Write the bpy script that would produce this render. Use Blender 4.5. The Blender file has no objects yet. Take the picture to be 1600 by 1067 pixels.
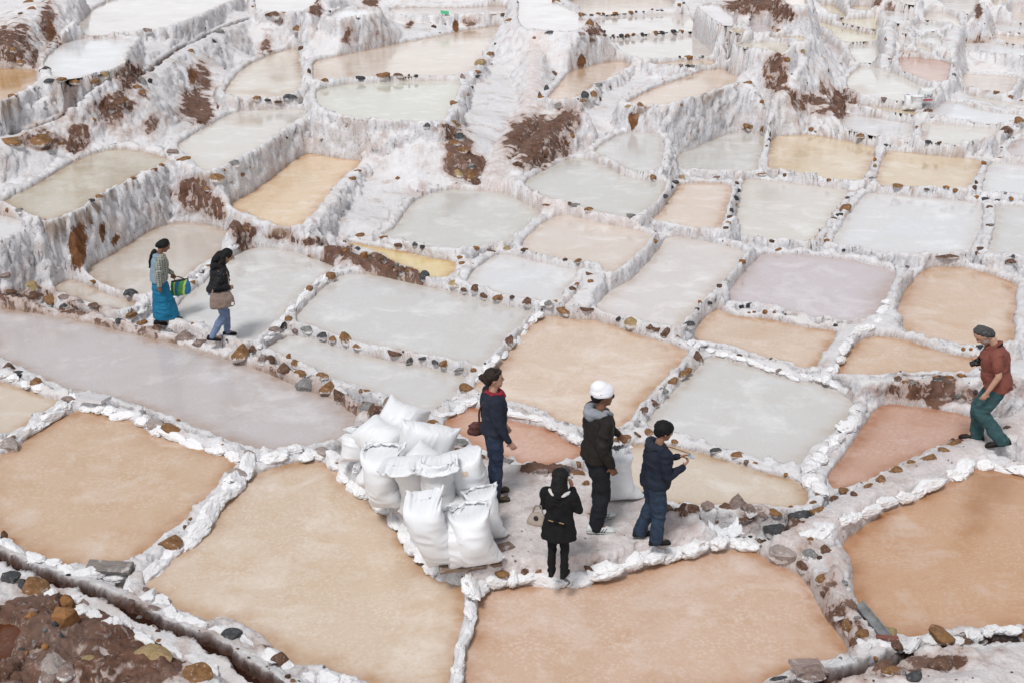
import bpy, bmesh, math, random
import numpy as np
from mathutils import Vector, Matrix, Quaternion
from mathutils.geometry import delaunay_2d_cdt

# ------------------------------------------------------------------ camera, light
SC = bpy.context.scene
COL = SC.collection
FPX, PITCH, CAMH = 1900.0, math.radians(21.0), 7.15
cam_d = bpy.data.cameras.new('camera')
cam = bpy.data.objects.new('camera', cam_d)
COL.objects.link(cam)
cam.location = (0, 0, CAMH)
cam.rotation_euler = (math.pi / 2 - PITCH, 0, 0)
cam_d.sensor_width = 36.0
cam_d.lens = FPX / 1600 * 36.0
cam_d.clip_end = 400
cam_d.clip_start = 0.1
SC.camera = cam

SUN_EL, SUN_AZ = math.radians(58), math.radians(205)   # behind and left of the viewer, veiled by cloud
w = bpy.data.worlds.new('World')
SC.world = w
w.use_nodes = True
nt = w.node_tree
for n in list(nt.nodes):
    nt.nodes.remove(n)
sky = nt.nodes.new('ShaderNodeTexSky')
sky.sky_type = 'NISHITA'
sky.sun_disc = False
sky.sun_elevation = SUN_EL
sky.sun_rotation = SUN_AZ
sky.altitude = 3200
sky.dust_density = 4.0
hsv = nt.nodes.new('ShaderNodeHueSaturation')        # a closed cloud deck: the blue is greyed out
hsv.inputs['Saturation'].default_value = 0.14
bgn = nt.nodes.new('ShaderNodeBackground')
bgn.inputs['Strength'].default_value = 0.11
outw = nt.nodes.new('ShaderNodeOutputWorld')
nt.links.new(sky.outputs[0], hsv.inputs['Color'])
nt.links.new(hsv.outputs[0], bgn.inputs['Color'])
nt.links.new(bgn.outputs[0], outw.inputs['Surface'])

sun_d = bpy.data.lights.new('sun', 'SUN')
sun = bpy.data.objects.new('sun', sun_d)
COL.objects.link(sun)
sun_d.energy = 1.5
sun_d.angle = math.radians(14)
sun_d.color = (1.0, 0.985, 0.965)
sdir = Vector((math.sin(SUN_AZ) * math.cos(SUN_EL), math.cos(SUN_AZ) * math.cos(SUN_EL), math.sin(SUN_EL)))
sun.rotation_euler = (-sdir).to_track_quat('-Z', 'Y').to_euler()

SC.view_settings.view_transform = 'Standard'
SC.view_settings.look = 'None'
SC.view_settings.gamma = 1.0
SC.view_settings.use_curve_mapping = False
SC.view_settings.exposure = 0.64
SC.cycles.max_bounces = 6
SC.cycles.diffuse_bounces = 3
SC.cycles.glossy_bounces = 3
SC.cycles.transmission_bounces = 4
SC.cycles.use_denoising = True

CP, SP = math.cos(PITCH), math.sin(PITCH)

def px_dir(u, v):
    u = np.asarray(u, float); v = np.asarray(v, float)
    x = (u - 800) / FPX; y = -(v - 533.5) / FPX
    return np.stack([x, CP + y * SP, -SP + y * CP], -1)

def unproject(pts, z):
    p = np.array(pts, float)
    d = px_dir(p[:, 0], p[:, 1])
    t = (np.asarray(z, float) - CAMH) / d[:, 2]
    return d * t[:, None] + np.array([0, 0, CAMH])

def project(P):
    P = np.asarray(P, float)
    y = P[..., 1]; z = P[..., 2] - CAMH
    zc = y * CP - z * SP; yc = y * SP + z * CP
    return 800 + FPX * P[..., 0] / zc, 533.5 - FPX * yc / zc

# ------------------------------------------------------------------ numpy noise
_rng = np.random.RandomState(7)
_perm = np.concatenate([_rng.permutation(4096)] * 2)
_val = _rng.uniform(-1, 1, 4096)

def vnoise(x, y, s=0):
    xi = np.floor(x).astype(np.int64); yi = np.floor(y).astype(np.int64)
    fx = x - xi; fy = y - yi
    fx = fx * fx * (3 - 2 * fx); fy = fy * fy * (3 - 2 * fy)
    def h(a, b):
        return _val[_perm[(_perm[(a + s * 131) & 4095] + b) & 4095]]
    a = h(xi, yi); b = h(xi + 1, yi); c = h(xi, yi + 1); d = h(xi + 1, yi + 1)
    return (a * (1 - fx) + b * fx) * (1 - fy) + (c * (1 - fx) + d * fx) * fy

def vnoise3(x, y, z, s=0):
    zi = np.floor(z).astype(np.int64); fz = z - zi; fz = fz * fz * (3 - 2 * fz)
    out = 0
    xi = np.floor(x).astype(np.int64); yi = np.floor(y).astype(np.int64)
    fx = x - xi; fy = y - yi
    fx = fx * fx * (3 - 2 * fx); fy = fy * fy * (3 - 2 * fy)
    def h(a, b, c):
        return _val[_perm[(_perm[(_perm[(a + s * 131) & 4095] + b) & 4095] + c) & 4095]]
    for dz, wz in ((0, 1 - fz), (1, fz)):
        c = zi + dz
        out = out + wz * ((h(xi, yi, c) * (1 - fx) + h(xi + 1, yi, c) * fx) * (1 - fy) + (h(xi, yi + 1, c) * (1 - fx) + h(xi + 1, yi + 1, c) * fx) * fy)
    return out

def fbm(x, y, s=0, o=3):
    r = 0; a = 1.0; t = 0
    for i in range(o):
        r = r + a * vnoise(x * 2 ** i, y * 2 ** i, s + i); t += a; a *= .5
    return r / t

def chaikin(p, n=1, closed=True):
    p = np.array(p, float)
    for _ in range(n):
        if closed:
            q = np.roll(p, -1, 0)
            p = np.stack([.75 * p + .25 * q, .25 * p + .75 * q], 1).reshape(-1, p.shape[1])
        else:
            a, b = p[:-1], p[1:]
            p = np.concatenate([p[:1], np.stack([.75 * a + .25 * b, .25 * a + .75 * b], 1).reshape(-1, p.shape[1]), p[-1:]])
    return p

def seg_dist(X, Y, poly, closed=True, zs=None):
    """distance to a polyline; with zs also the height interpolated along it"""
    best = np.full(X.shape, 1e9); zz = np.zeros(X.shape) if zs is not None else None
    n = len(poly)
    for i in range(n if closed else n - 1):
        ax, ay = poly[i][:2]; bx, by = poly[(i + 1) % n][:2]
        dx, dy = bx - ax, by - ay
        L = dx * dx + dy * dy + 1e-12
        t = np.clip(((X - ax) * dx + (Y - ay) * dy) / L, 0, 1)
        d = (X - ax - t * dx) ** 2 + (Y - ay - t * dy) ** 2
        if zs is None:
            np.minimum(best, d, out=best)
        else:
            k = d < best
            best[k] = d[k]; zz[k] = (zs[i] * (1 - t) + zs[(i + 1) % n] * t)[k]
    best = np.sqrt(best)
    return (best, zz) if zs is not None else best

def in_poly(X, Y, poly):
    ins = np.zeros(X.shape, bool); n = len(poly)
    for i in range(n):
        ax, ay = poly[i][:2]; bx, by = poly[(i + 1) % n][:2]
        if ay == by: continue
        ins ^= ((ay > Y) != (by > Y)) & (X < (bx - ax) * (Y - ay) / (by - ay) + ax)
    return ins

def lin(r, g, b):
    f = lambda c: (c / 255 / 12.92) if c / 255 <= .04045 else ((c / 255 + .055) / 1.055) ** 2.4
    return (f(r), f(g), f(b))
PONDS = [
('A1','pinkwhite',2.46,[(111,55),(130,30),(145,14),(190,-6),(200,-14),(370,-14),(364,2),(320,20),(287,37),(253,47),(216,52),(160,57),(125,57)]),
('A2','white',2.39,[(66,99),(91,73),(116,62),(162,60),(206,62),(207,68),(195,80),(192,98),(182,107),(160,115),(128,121),(88,126),(75,110)]),
('A3','amber',2.10,[(0,107),(40,108),(62,112),(71,119),(60,130),(40,142),(20,153),(-10,163),(-25,150),(-25,107)]),
('A4','greybeige',0.77,[(2,317),(34,300),(67,284),(101,260),(128,248),(148,240),(169,234),(189,233),(216,236),(250,243),(268,250),(256,258),(229,270),(202,283),(169,300),(145,314),(128,327),(98,338),(72,349),(61,341),(37,332),(17,322)]),
('A5','white',0.60,[(-20,332),(10,338),(30,344),(50,353),(40,360),(20,370),(-10,382),(-25,385)]),
('A6','whiteamber',1.15,[(352,142),(368,118),(388,101),(415,89),(449,77),(464,76),(468,88),(471,111),(472,135),(462,145),(449,152),(405,154),(358,155),(352,150)]),
('A7','creamwhite',0.83,[(275,229),(297,213),(324,199),(348,184),(371,175),(405,172),(449,170),(479,172),(481,179),(469,189),(446,202),(422,219),(398,236),(371,250),(344,263),(324,273),(307,260),(290,243)]),
('A8','gold',0.12,[(355,321),(378,310),(405,294),(435,270),(452,256),(472,243),(489,240),(527,248),(567,252),(560,262),(540,276),(520,296),(500,322),(480,345),(466,358),(440,356),(410,347),(385,336),(365,328)]),
('A9','cream',1.29,[(488,96),(530,88),(570,80),(620,69),(680,58),(730,47),(770,42),(794,42),(790,50),(780,60),(770,70),(752,90),(740,108),(725,119),(700,119),(650,120),(600,121),(550,123),(510,127),(492,129),(489,115)]),
('A10','palegreen',1.16,[(494,142),(510,138),(545,131),(600,129),(650,127),(700,126),(722,127),(715,145),(705,165),(697,185),(693,193),(660,194),(610,192),(560,187),(520,178),(500,168),(494,155)]),
('H','dry',2.16,[(811,4),(809,34),(821,47),(852,50),(890,52),(914,44),(914,32),(903,21),(873,8),(862,0),(860,-10),(806,-10)]),
('I1','pinkwhite',2.32,[(400,19),(398,0),(398,-10),(496,-10),(495,4),(488,12),(476,18),(462,21),(440,22)]),
('I2','white',2.38,[(509,31),(518,24),(527,16),(545,15),(575,14),(585,16),(590,20),(567,27),(548,29),(530,32)]),
('I3','pinkgrey',1.77,[(608,14),(636,12),(711,13),(767,10),(790,10),(794,17),(790,22),(749,23),(711,24),(674,26),(646,27),(617,25),(610,21)]),
('I4','pinkwhite',2.00,[(640,-14),(790,-14),(796,1),(760,1),(700,-1),(650,-3)]),
('G1','peach',1.02,[(852,156),(866,142),(881,124),(892,111),(912,107),(935,100),(959,96),(978,96),(991,101),(974,112),(956,124),(941,129),(927,135),(912,150),(897,157),(879,160),(862,158)]),
('G2','peach',1.04,[(977,162),(995,152),(1016,141),(1040,131),(1060,125),(1085,116),(1102,109),(1117,107),(1138,111),(1151,118),(1161,125),(1141,135),(1111,145),(1085,153),(1060,160),(1040,167),(1006,167),(984,165)]),
('G3','peach',1.18,[(1010,102),(1044,97),(1100,93.5),(1116,94.5),(1117,102),(1094,104),(1070,106),(1044,107),(1016,104)]),
('G4','pinkwhite',1.26,[(936,65),(969,62),(1006,59),(1053,55),(1087,54),(1100,62),(1104,67),(1113,78),(1114,89),(1094,90),(1044,92),(1016,96),(1001,95),(980,86),(959,77),(939,70)]),
('G5','pinkwhite',1.38,[(928,31),(959,27),(1006,24),(1063,22),(1078,24),(1087,38),(1088,49),(1078,50),(1053,50),(1006,54),(969,57),(935,59),(929,47)]),
('G6','cream',1.49,[(881,7),(894,2),(905,-12),(1040,-12),(1046,0),(1059,11),(1053,15),(1006,19),(969,22),(931,25),(912,22),(894,13)]),
('F1','greywhite',0.36,[(925,238),(952,219),(979,206),(1019,208),(1034,216),(1038,236),(1032,257),(1028,269),(1003,271),(979,264),(962,254),(938,244)]),
('F2','greygreen',0.20,[(815,287),(841,273),(868,258),(898,247),(918,248),(942,259),(969,272),(996,280),(1023,284),(1043,287),(1033,307),(1016,324),(996,338),(979,341),(945,336),(908,325),(868,315),(834,302)]),
('E1','greygreen',-0.24,[(1060,240),(1087,233),(1114,219),(1141,208),(1171,208),(1196,211),(1191,229),(1185,250),(1183,266),(1178,269),(1144,271),(1094,269),(1062,266),(1057,258)]),
('E2','gold2',-0.26,[(1207,214),(1229,212),(1269,211),(1310,218),(1340,224),(1372,231),(1366,243),(1357,263),(1351,283),(1342,287),(1317,285),(1276,278),(1236,271),(1199,267),(1200,243)]),
('E3','gold2',-0.21,[(1383,236),(1414,238),(1448,241),(1472,243),(1495,246),(1537,251),(1530,267),(1519,287),(1514,298),(1492,298),(1448,295),(1398,292),(1366,290),(1374,267)]),
('E4','white',-0.26,[(1545,255),(1573,255),(1600,260),(1630,263),(1630,312),(1600,307),(1580,307),(1546,305),(1532,298),(1539,277)]),
('K1','mauve',-0.04,[(1572,240),(1581,226),(1592,219),(1612,218),(1620,247),(1591,245)]),
('K2','white',0.05,[(1590,212),(1602,195),(1625,188),(1625,212),(1600,213)]),
('D1','peachpink',-0.03,[(1060,288),(1100,286),(1143,288),(1141,304),(1135,331),(1127,354),(1124,363),(1094,361),(1060,355),(1040,352),(1012,347),(1014,342),(1038,321),(1057,297)]),
('D2','creamwhite',-0.41,[(1163,279),(1195,283),(1236,286),(1276,291),(1310,295),(1327,298),(1317,314),(1298,338),(1288,354),(1276,370),(1268,381),(1229,378),(1195,377),(1161,372),(1142,368),(1146,358),(1154,324),(1161,290)]),
('D3','white',-0.40,[(1354,301),(1384,303),(1431,308),(1482,313),(1531,317),(1536,324),(1532,358),(1526,372),(1516,390),(1509,397),(1465,399),(1414,400),(1381,399),(1347,392),(1310,385),(1298,383),(1312,360),(1321,345),(1334,325)]),
('D4','greywhite',-0.35,[(1553,323),(1575,321),(1640,324),(1640,410),(1580,402),(1545,398),(1547,385),(1553,360),(1558,340)]),
('GB','greygreen',-0.05,[(618,358),(634,331),(648,314),(675,301),(705,296),(746,298),(776,300),(800,306),(827,322),(850,333),(832,351),(820,357),(798,377),(792,382),(763,385),(719,394),(692,392),(658,385),(625,377),(596,371),(602,365)]),
('P2','peachpale',0.01,[(875,334),(910,341),(955,351),(989,358),(1014,365),(1017,374),(1001,393),(974,417),(951,434),(936,417),(922,412),(895,409),(861,402),(827,394),(812,386),(827,367),(846,351)]),
('C1','pinkcream',-0.20,[(1038,371),(1070,371),(1094,376),(1128,384),(1168,392),(1155,411),(1138,431),(1121,448),(1101,468),(1083,485),(1066,505),(1056,517),(1046,513),(1013,507),(980,497),(959,495),(938,488),(931,480),(938,468),(958,452),(984,439),(1012,411),(1032,388)]),
('C2','mauve',-0.40,[(1190,397),(1209,398),(1246,398),(1290,402),(1330,407),(1371,417),(1396,424),(1400,430),(1388,455),(1381,475),(1364,494),(1348,502),(1310,502),(1276,500),(1249,493),(1215,485),(1192,478),(1155,474),(1133,472),(1144,448),(1168,418)]),
('C3','peach',-0.44,[(1077,526),(1092,505),(1113,486),(1124,483),(1141,493),(1171,496),(1205,500),(1236,508),(1276,515),(1304,516),(1304,529),(1288,553),(1269,581),(1252,577),(1219,568),(1182,556),(1151,546),(1111,539),(1084,531)]),
('C4','peachcream',-0.48,[(1303,588),(1320,559),(1333,539),(1354,527),(1377,525),(1414,531),(1435,538),(1462,547),(1492,555),(1536,564),(1545,580),(1526,584),(1482,584),(1448,585),(1398,587),(1347,590),(1317,590)]),
('C5','peachcream',-0.63,[(1443,423),(1458,417),(1479,417),(1512,419),(1543,428),(1573,438),(1590,445),(1585,465),(1588,482),(1581,499),(1587,529),(1576,540),(1539,545),(1509,543),(1465,537),(1431,530),(1411,515),(1399,499),(1401,488),(1408,465),(1418,451),(1431,434)]),
('YL','yellow',-0.16,[(540,381),(550,380),(581,386),(611,390),(648,398),(682,405),(710,408),(713,417),(708,430),(697,437),(678,438),(666,435),(646,422),(616,413),(599,401),(580,395),(554,388)]),
('WH','white',-0.12,[(775,398),(786,397),(817,402),(851,410),(888,417),(912,422),(911,431),(886,448),(879,458),(875,470),(854,475),(834,471),(800,465),(766,455),(735,447),(729,443),(733,434),(748,417)]),
('BP','peach',-0.34,[(851,494),(861,493),(894,499),(935,500),(965,511),(996,522),(1030,533),(1067,545),(1079,550),(1064,569),(1040,590),(1012,620),(992,644),(978,665),(955,674),(930,676),(906,672),(877,661),(867,660),(851,646),(821,638),(791,634),(765,624),(746,618),(741,608),(743,600),(764,583),(784,566),(790,552),(806,537),(814,522),(831,505)]),
('MR','greywhite',-0.42,[(1104,560),(1121,557),(1148,567),(1188,578),(1222,587),(1249,597),(1276,598),(1310,614),(1333,626),(1333,640),(1323,654),(1305,674),(1285,691),(1262,708),(1255,722),(1244,731),(1222,730),(1187,725),(1143,711),(1101,699),(1057,686),(1022,675),(1013,666),(1014,654),(1034,630),(1061,603),(1071,588),(1086,581),(1096,569)]),
('LR','beige',-0.30,[(955,712),(985,694),(1040,694),(1060,700),(1101,708),(1143,722),(1187,737),(1222,744),(1250,754),(1260,768),(1262,788),(1240,798),(1190,795),(1120,793),(1060,790),(1010,782),(965,765),(945,740)]),
('RS','salmon',-0.27,[(690,666),(708,647),(729,637),(746,638),(791,654),(818,662),(844,666),(864,674),(883,688),(904,697),(915,708),(904,714),(877,725),(857,729),(831,728),(811,727),(795,716),(749,707),(732,691),(709,678)]),
('S1','greywhite',-0.42,[(414,543),(437,531),(456,524),(489,529),(516,536),(530,541),(560,551),(597,561),(635,568),(675,576),(709,585),(732,590),(725,597),(715,610),(711,620),(691,636),(672,646),(640,640),(600,621),(562,607),(530,596),(500,584),(480,575),(466,567),(438,556),(414,548)]),
('S2','greywhite',-0.27,[(530,430),(564,428),(594,432),(631,440),(672,449),(706,456),(746,467),(786,478),(817,481),(833,488),(823,499),(806,515),(786,532),(776,549),(759,566),(747,575),(739,571),(709,564),(668,557),(635,550),(597,543),(550,535),(530,527),(503,516),(476,508),(463,505),(463,498),(476,478),(497,458),(519,441)]),
('S3','greywhite',-0.31,[(383,390),(415,386),(449,391),(486,402),(525,417),(522,423),(502,434),(475,455),(452,478),(441,498),(418,515),(404,533),(393,537),(364,532),(321,513),(287,506),(266,497),(273,485),(290,463),(317,445),(340,420),(361,406)]),
('S4','beigewhite',-0.29,[(132,423),(159,407),(189,390),(219,370),(240,358),(262,351),(280,347),(317,349),(352,359),(362,368),(363,377),(355,392),(334,405),(311,419),(284,439),(272,453),(245,463),(216,463),(196,457),(169,448),(147,436)]),
('S5','beigewhite',-0.40,[(84,450),(96,441),(111,436),(135,444),(159,454),(189,464),(214,471),(216,477),(206,485),(182,485),(152,480),(118,470),(90,457)]),
('LG','greypink',-0.46,[(-30,478),(0,482),(34,487),(84,494),(118,500),(159,509),(199,521),(236,529),(280,538),(314,546),(364,565),(405,578),(456,598),(489,614),(516,619),(540,637),(565,655),(555,672),(530,685),(522,694),(495,698),(464,700),(423,707),(402,704),(364,694),(337,682),(310,671),(290,662),(270,655),(250,650),(229,643),(216,635),(189,628),(169,622),(148,616),(128,614),(101,609),(78,598),(57,587),(34,579),(18,567),(-5,560),(-30,553)]),
('LL','beige',-0.35,[(-25,590),(0,596),(20,602),(47,611),(71,621),(92,625),(92,633),(79,640),(65,650),(48,659),(31,674),(0,681),(-25,686)]),
('BL','amberpond',-0.32,[(-30,728),(0,709),(20,706),(41,687),(80,658),(113,646),(126,640),(159,647),(189,650),(216,663),(233,677),(253,685),(280,690),(304,697),(337,707),(358,714),(378,722),(362,735),(345,752),(340,765),(316,786),(288,813),(247,846),(223,870),(204,886),(144,889),(103,886),(69,875),(38,860),(14,846),(0,833),(-30,815)]),
('B2','peachpond',-0.32,[(478,720),(437,728),(401,740),(379,754),(370,769),(343,793),(326,820),(309,841),(275,862),(247,882),(226,908),(229,919),(248,935),(268,952),(296,964),(320,972),(344,970),(368,973),(402,989),(427,1007),(451,1036),(471,1041),(499,1043),(540,1055),(600,1075),(640,1085),(700,1095),(702,1067),(708,1037),(713,1003),(724,968),(725,920),(722,909),(700,905),(679,898),(655,877),(635,850),(627,826),(597,796),(555,765),(532,745),(516,727),(502,721)]),
('B3','amberpond2',-0.32,[(750,926),(767,922),(805,915),(840,914),(874,915),(905,908),(950,908),(987,895),(1018,881),(1060,875),(1094,867),(1139,857),(1173,860),(1196,869),(1206,881),(1237,889),(1257,905),(1268,922),(1282,948),(1295,972),(1314,992),(1323,1010),(1330,1022),(1325,1030),(1284,1036),(1239,1048),(1198,1061),(1180,1080),(900,1098),(722,1098),(726,1067),(728,1027),(737,992),(742,968),(748,948)]),
('B4','brownpond',-0.37,[(1313,858),(1327,838),(1351,822),(1375,802),(1406,791),(1430,781),(1454,764),(1485,754),(1506,736),(1526,731),(1555,731),(1579,738),(1600,745),(1650,757),(1660,985),(1600,979),(1569,982),(1521,985),(1490,986),(1456,992),(1404,996),(1372,982),(1354,965),(1335,940),(1330,913),(1334,896),(1327,879)]),
('RB','salmon2',-0.47,[(1359,645),(1379,632),(1398,630),(1448,637),(1495,646),(1518,652),(1519,672),(1507,682),(1477,702),(1447,708),(1405,727),(1368,750),(1333,760),(1303,769),(1296,757),(1293,741),(1323,710),(1353,665)]),
('J1','mauve',2.23,[(1089,12),(1102,8),(1119,6),(1127,12),(1141,22),(1149,32),(1153,40),(1144,41),(1127,40),(1116,32),(1102,22)]),
('J2','yellow2',2.19,[(1141,46),(1160,44.5),(1164,53),(1151,54.5)]),
('J3','mauve',2.13,[(1168,42),(1181,38),(1195,39),(1205,44),(1212,49),(1219,53),(1195,53),(1176,54),(1170,47)]),
('J4','creamyellow',1.91,[(1148,71),(1165,68),(1195,66),(1231,67),(1231,74),(1229,83),(1222,87),(1203,83),(1178,78),(1154,75)]),
('J5','yellow2',2.03,[(1200,58.5),(1229,58.5),(1261,58.5),(1259,63),(1251,71),(1247,67),(1239,62),(1212,61)]),
('J6','mauve',0.50,[(1274,51),(1283,53),(1288,59),(1296,67),(1307,74),(1317,81),(1313,89),(1305,97),(1304,104),(1300,108),(1287,106),(1284,90),(1283,73),(1276,61)]),
('J7','peach',2.90,[(1222,-10),(1259,-10),(1261,7),(1254,14),(1239,13),(1226,7)]),
('J8','yellow2',1.18,[(1273,-10),(1305,-10),(1305,2),(1301,4),(1274,3)]),
('J9','yellow2',1.04,[(1274,10),(1285,9),(1304,9),(1309,14),(1319,22),(1323,28),(1310,28),(1297,27),(1292,24),(1274,16)]),
('J10','yellow2',1.11,[(1328,13),(1333,11),(1347,10),(1364,12),(1363,20),(1360,23),(1331,22),(1328,19)]),
('J11','yellow2',0.95,[(1303,33),(1319,31),(1341,30),(1364,28.5),(1377,30),(1381,35),(1379,43),(1377,47),(1361,46),(1341,42),(1319,37)]),
('J12','yellow2',0.77,[(1263,39),(1271,35),(1282,35),(1302,40),(1330,47),(1352,53),(1377,56),(1380,60),(1377,64),(1371,66),(1352,65),(1321,68),(1309,62),(1298,50),(1287,42),(1271,41)]),
('J13','creamwhite',0.64,[(1325,73),(1341,71),(1367,71),(1371,74),(1373,81),(1376,90),(1381,98),(1374,100),(1366,99),(1343,99),(1338,101),(1332,88)]),
('J14','creamwhite',0.53,[(1322,128),(1334,113),(1345,104),(1360,104),(1379,109),(1405,118),(1431,128),(1453,139),(1463,147),(1464,152),(1450,155),(1431,159),(1412,159),(1390,157),(1362,153),(1340,148),(1327,141),(1322,134)]),
('J15','yellow2',0.28,[(1330,164),(1356,167),(1394,170),(1431,176),(1441,179),(1437,181.5),(1420,180),(1384,174),(1356,169.5),(1332,166.5)]),
('J16','white',0.03,[(1309,194),(1327,181),(1356,184),(1394,189),(1426,193),(1425,202),(1426,217),(1412,220),(1382,216),(1356,211),(1331,205),(1315,199)]),
('J17','creamwhite',0.11,[(1440,195),(1450,192),(1487,195),(1525,200),(1564,201),(1560,207),(1542,220),(1521,222),(1502,226),(1484,228),(1469,224),(1442,223),(1442,211)]),
('J18','white',0.22,[(1459,170),(1469,163),(1484,161),(1502,163),(1525,170),(1553,176),(1581,178),(1600,180),(1612,185),(1592,189),(1575,195),(1544,195),(1506,190),(1469,185),(1459,179)]),
('J19','creamwhite',-0.36,[(1486,147),(1499,147.5),(1525,151),(1562,158),(1600,164),(1630,167),(1630,176),(1600,174),(1581,172),(1557,170),(1527,164),(1506,157),(1489,155)]),
('J20','peachpale',-0.18,[(1502,116),(1525,117),(1562,119),(1590,122),(1586,131),(1576,146),(1571,149),(1544,145),(1516,138),(1502,134)]),
('J21','creamwhite',-0.51,[(1603,134),(1593,146),(1595,153),(1630,158),(1630,132)]),
('J22','redbrown',0.70,[(1405,91),(1412,88),(1441,91),(1469,95),(1485,98),(1485,102),(1482,114),(1478,131),(1463,132),(1446,127),(1422,116),(1409,111),(1405,101)]),
('J24','white',0.42,[(1505,72),(1507,68),(1527,67.5),(1546,67),(1566,71),(1583,74),(1600,75.5),(1630,77),(1630,92),(1589,90),(1566,87),(1532,83),(1506,80),(1500,77)]),
('J26','peach',0.52,[(1549,54.5),(1566,55.5),(1600,58.5),(1630,60),(1630,73),(1600,71),(1585,70),(1567,65),(1555,60)]),
('J27','white',0.67,[(1538,37.5),(1555,38),(1600,42.5),(1630,45),(1630,55),(1589,51),(1566,49),(1549,47),(1540,42)]),
('J28','peachpale',0.81,[(1568,26),(1577,20.5),(1600,21.5),(1630,23),(1630,39),(1589,36),(1573,33)]),
('J29','yellow2',1.41,[(1549,-10),(1585,-10),(1576,1),(1561,8),(1554,11),(1550,5)]),
('J30','pinkwhite',1.42,[(1458,9),(1465,-10),(1535,-10),(1533,4),(1524,9),(1520,18),(1518,23),(1503,21),(1493,18),(1473,12)]),
('J31','peachpale',1.25,[(1447,22),(1454,20.5),(1476,20.5),(1492,22.5),(1497,28),(1501,40),(1498,45),(1491,41),(1481,37),(1456,32),(1443,32)]),
('J32','greywhite',1.15,[(1425,42),(1433,37),(1448,36),(1475,40),(1471,46),(1466,50),(1454,49),(1440,51),(1432,46)]),
('J33','greygreen',1.02,[(1439,60),(1446,56),(1456,54),(1464,56),(1468,61),(1471,70),(1471,76),(1464,72),(1448,67),(1441,65)]),
('J34','creamyellow',0.88,[(1427,72),(1437,71.5),(1460,75),(1457,81),(1449,86),(1441,80),(1430,76)]),
('J35','peach',0.82,[(1404,80),(1420,80),(1434,82),(1434,84.5),(1420,84),(1405,83)]),
('J36','white',1.38,[(1377,17),(1397,18),(1420,21),(1430,23),(1426,30),(1416,36),(1405,38),(1392,35),(1383,31),(1377,24)]),
('J37','greywhite',1.20,[(1395,43),(1420,47),(1421,54),(1407,52.5),(1397,50)]),
('J38','pinkwhite',1.74,[(1389,-10),(1440,-10),(1434,2),(1429,9),(1420,8),(1409,5),(1393,2)]),
('J39','white',1.01,[(1401,59),(1421,62),(1421,73),(1406,71)]),
('RP','redwater',0.10,[(-20,972),(0,975),(21,975),(34,985),(28,1006),(10,1037),(0,1047),(-20,1050)]),
]
# ------------------------------------------------------------------ terraces: pans, flats, paths, ditches
class Pan: pass
PANS = []
for nm, colr, z, px in PONDS:
    p = Pan(); p.name = nm; p.col = colr; p.z = z
    p.px = chaikin(px, 2)
    p.w = unproject(p.px, z)[:, :2]
    p.lo = p.w.min(0); p.hi = p.w.max(0)
    p.rim = {'H': .04, 'A1': .10}.get(nm, .10)
    p.rw = {'A8': .30, 'A7': .3, 'A4': .25, 'A9': .22, 'A10': .2, 'G2': .22, 'G1': .2, 'BP': .14}.get(nm, .18)
    p.k = {'A10': 2.6, 'A9': 1.5, 'A8': 1.6, 'A7': 2.2, 'G1': 2.4, 'H': .8, 'A1': 2.6, 'A2': 3.0}.get(nm, 3.0)
    p.mar = 1.3 if p.k >= 2.2 else 3.0
    PANS.append(p)
PAN = {p.name: p for p in PANS}

# flats: outline in the picture, height, skirt slope, kind
FLATS = [
 ('platform', 0.0, 2.5, [(545,700),(566,668),(600,655),(660,668),(695,684),(740,712),(790,722),(840,736),(905,728),(945,748),(1000,778),(1060,796),(1130,832),(1235,832),(1262,846),(1250,866),(1200,854),(1140,846),(1095,852),(1050,864),(990,882),(930,900),(860,909),(770,912),(716,895),(675,868),(650,835),(640,800),(605,775),(565,740)]),
 ('causeway', -0.10, 2.5, [(1232,852),(1290,838),(1316,862),(1326,900),(1328,935),(1345,975),(1400,1004),(1460,1000),(1400,1026),(1345,1034),(1334,1015),(1308,960),(1285,915),(1262,885)]),
 ('bank', 0.02, 1.0, [(-60,905),(30,905),(90,935),(160,975),(230,1010),(300,1045),(370,1085),(300,1200),(-200,1200),(-200,905)]),
 ('bank2', 0.0, 1.0, [(1240,1090),(1330,1068),(1400,1052),(1450,1030),(1520,1012),(1620,1004),(1800,1000),(1800,1200),(1200,1200)]),
 ('saltapron', -0.36, 3.0, [(1403,424),(1440,418),(1436,434),(1412,455),(1404,480),(1398,500),(1412,520),(1432,535),(1400,530),(1350,530),(1325,550),(1304,580),(1286,585),(1278,583),(1300,548),(1312,520),(1314,508),(1350,506),(1370,495),(1386,475),(1394,455)]),
]
for i, f_ in enumerate(FLATS):
    pw = unproject(chaikin(f_[3], 2), f_[1])[:, :2]
    FLATS[i] = (f_[0], f_[1], f_[2], pw, pw.min(0), pw.max(0))

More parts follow.
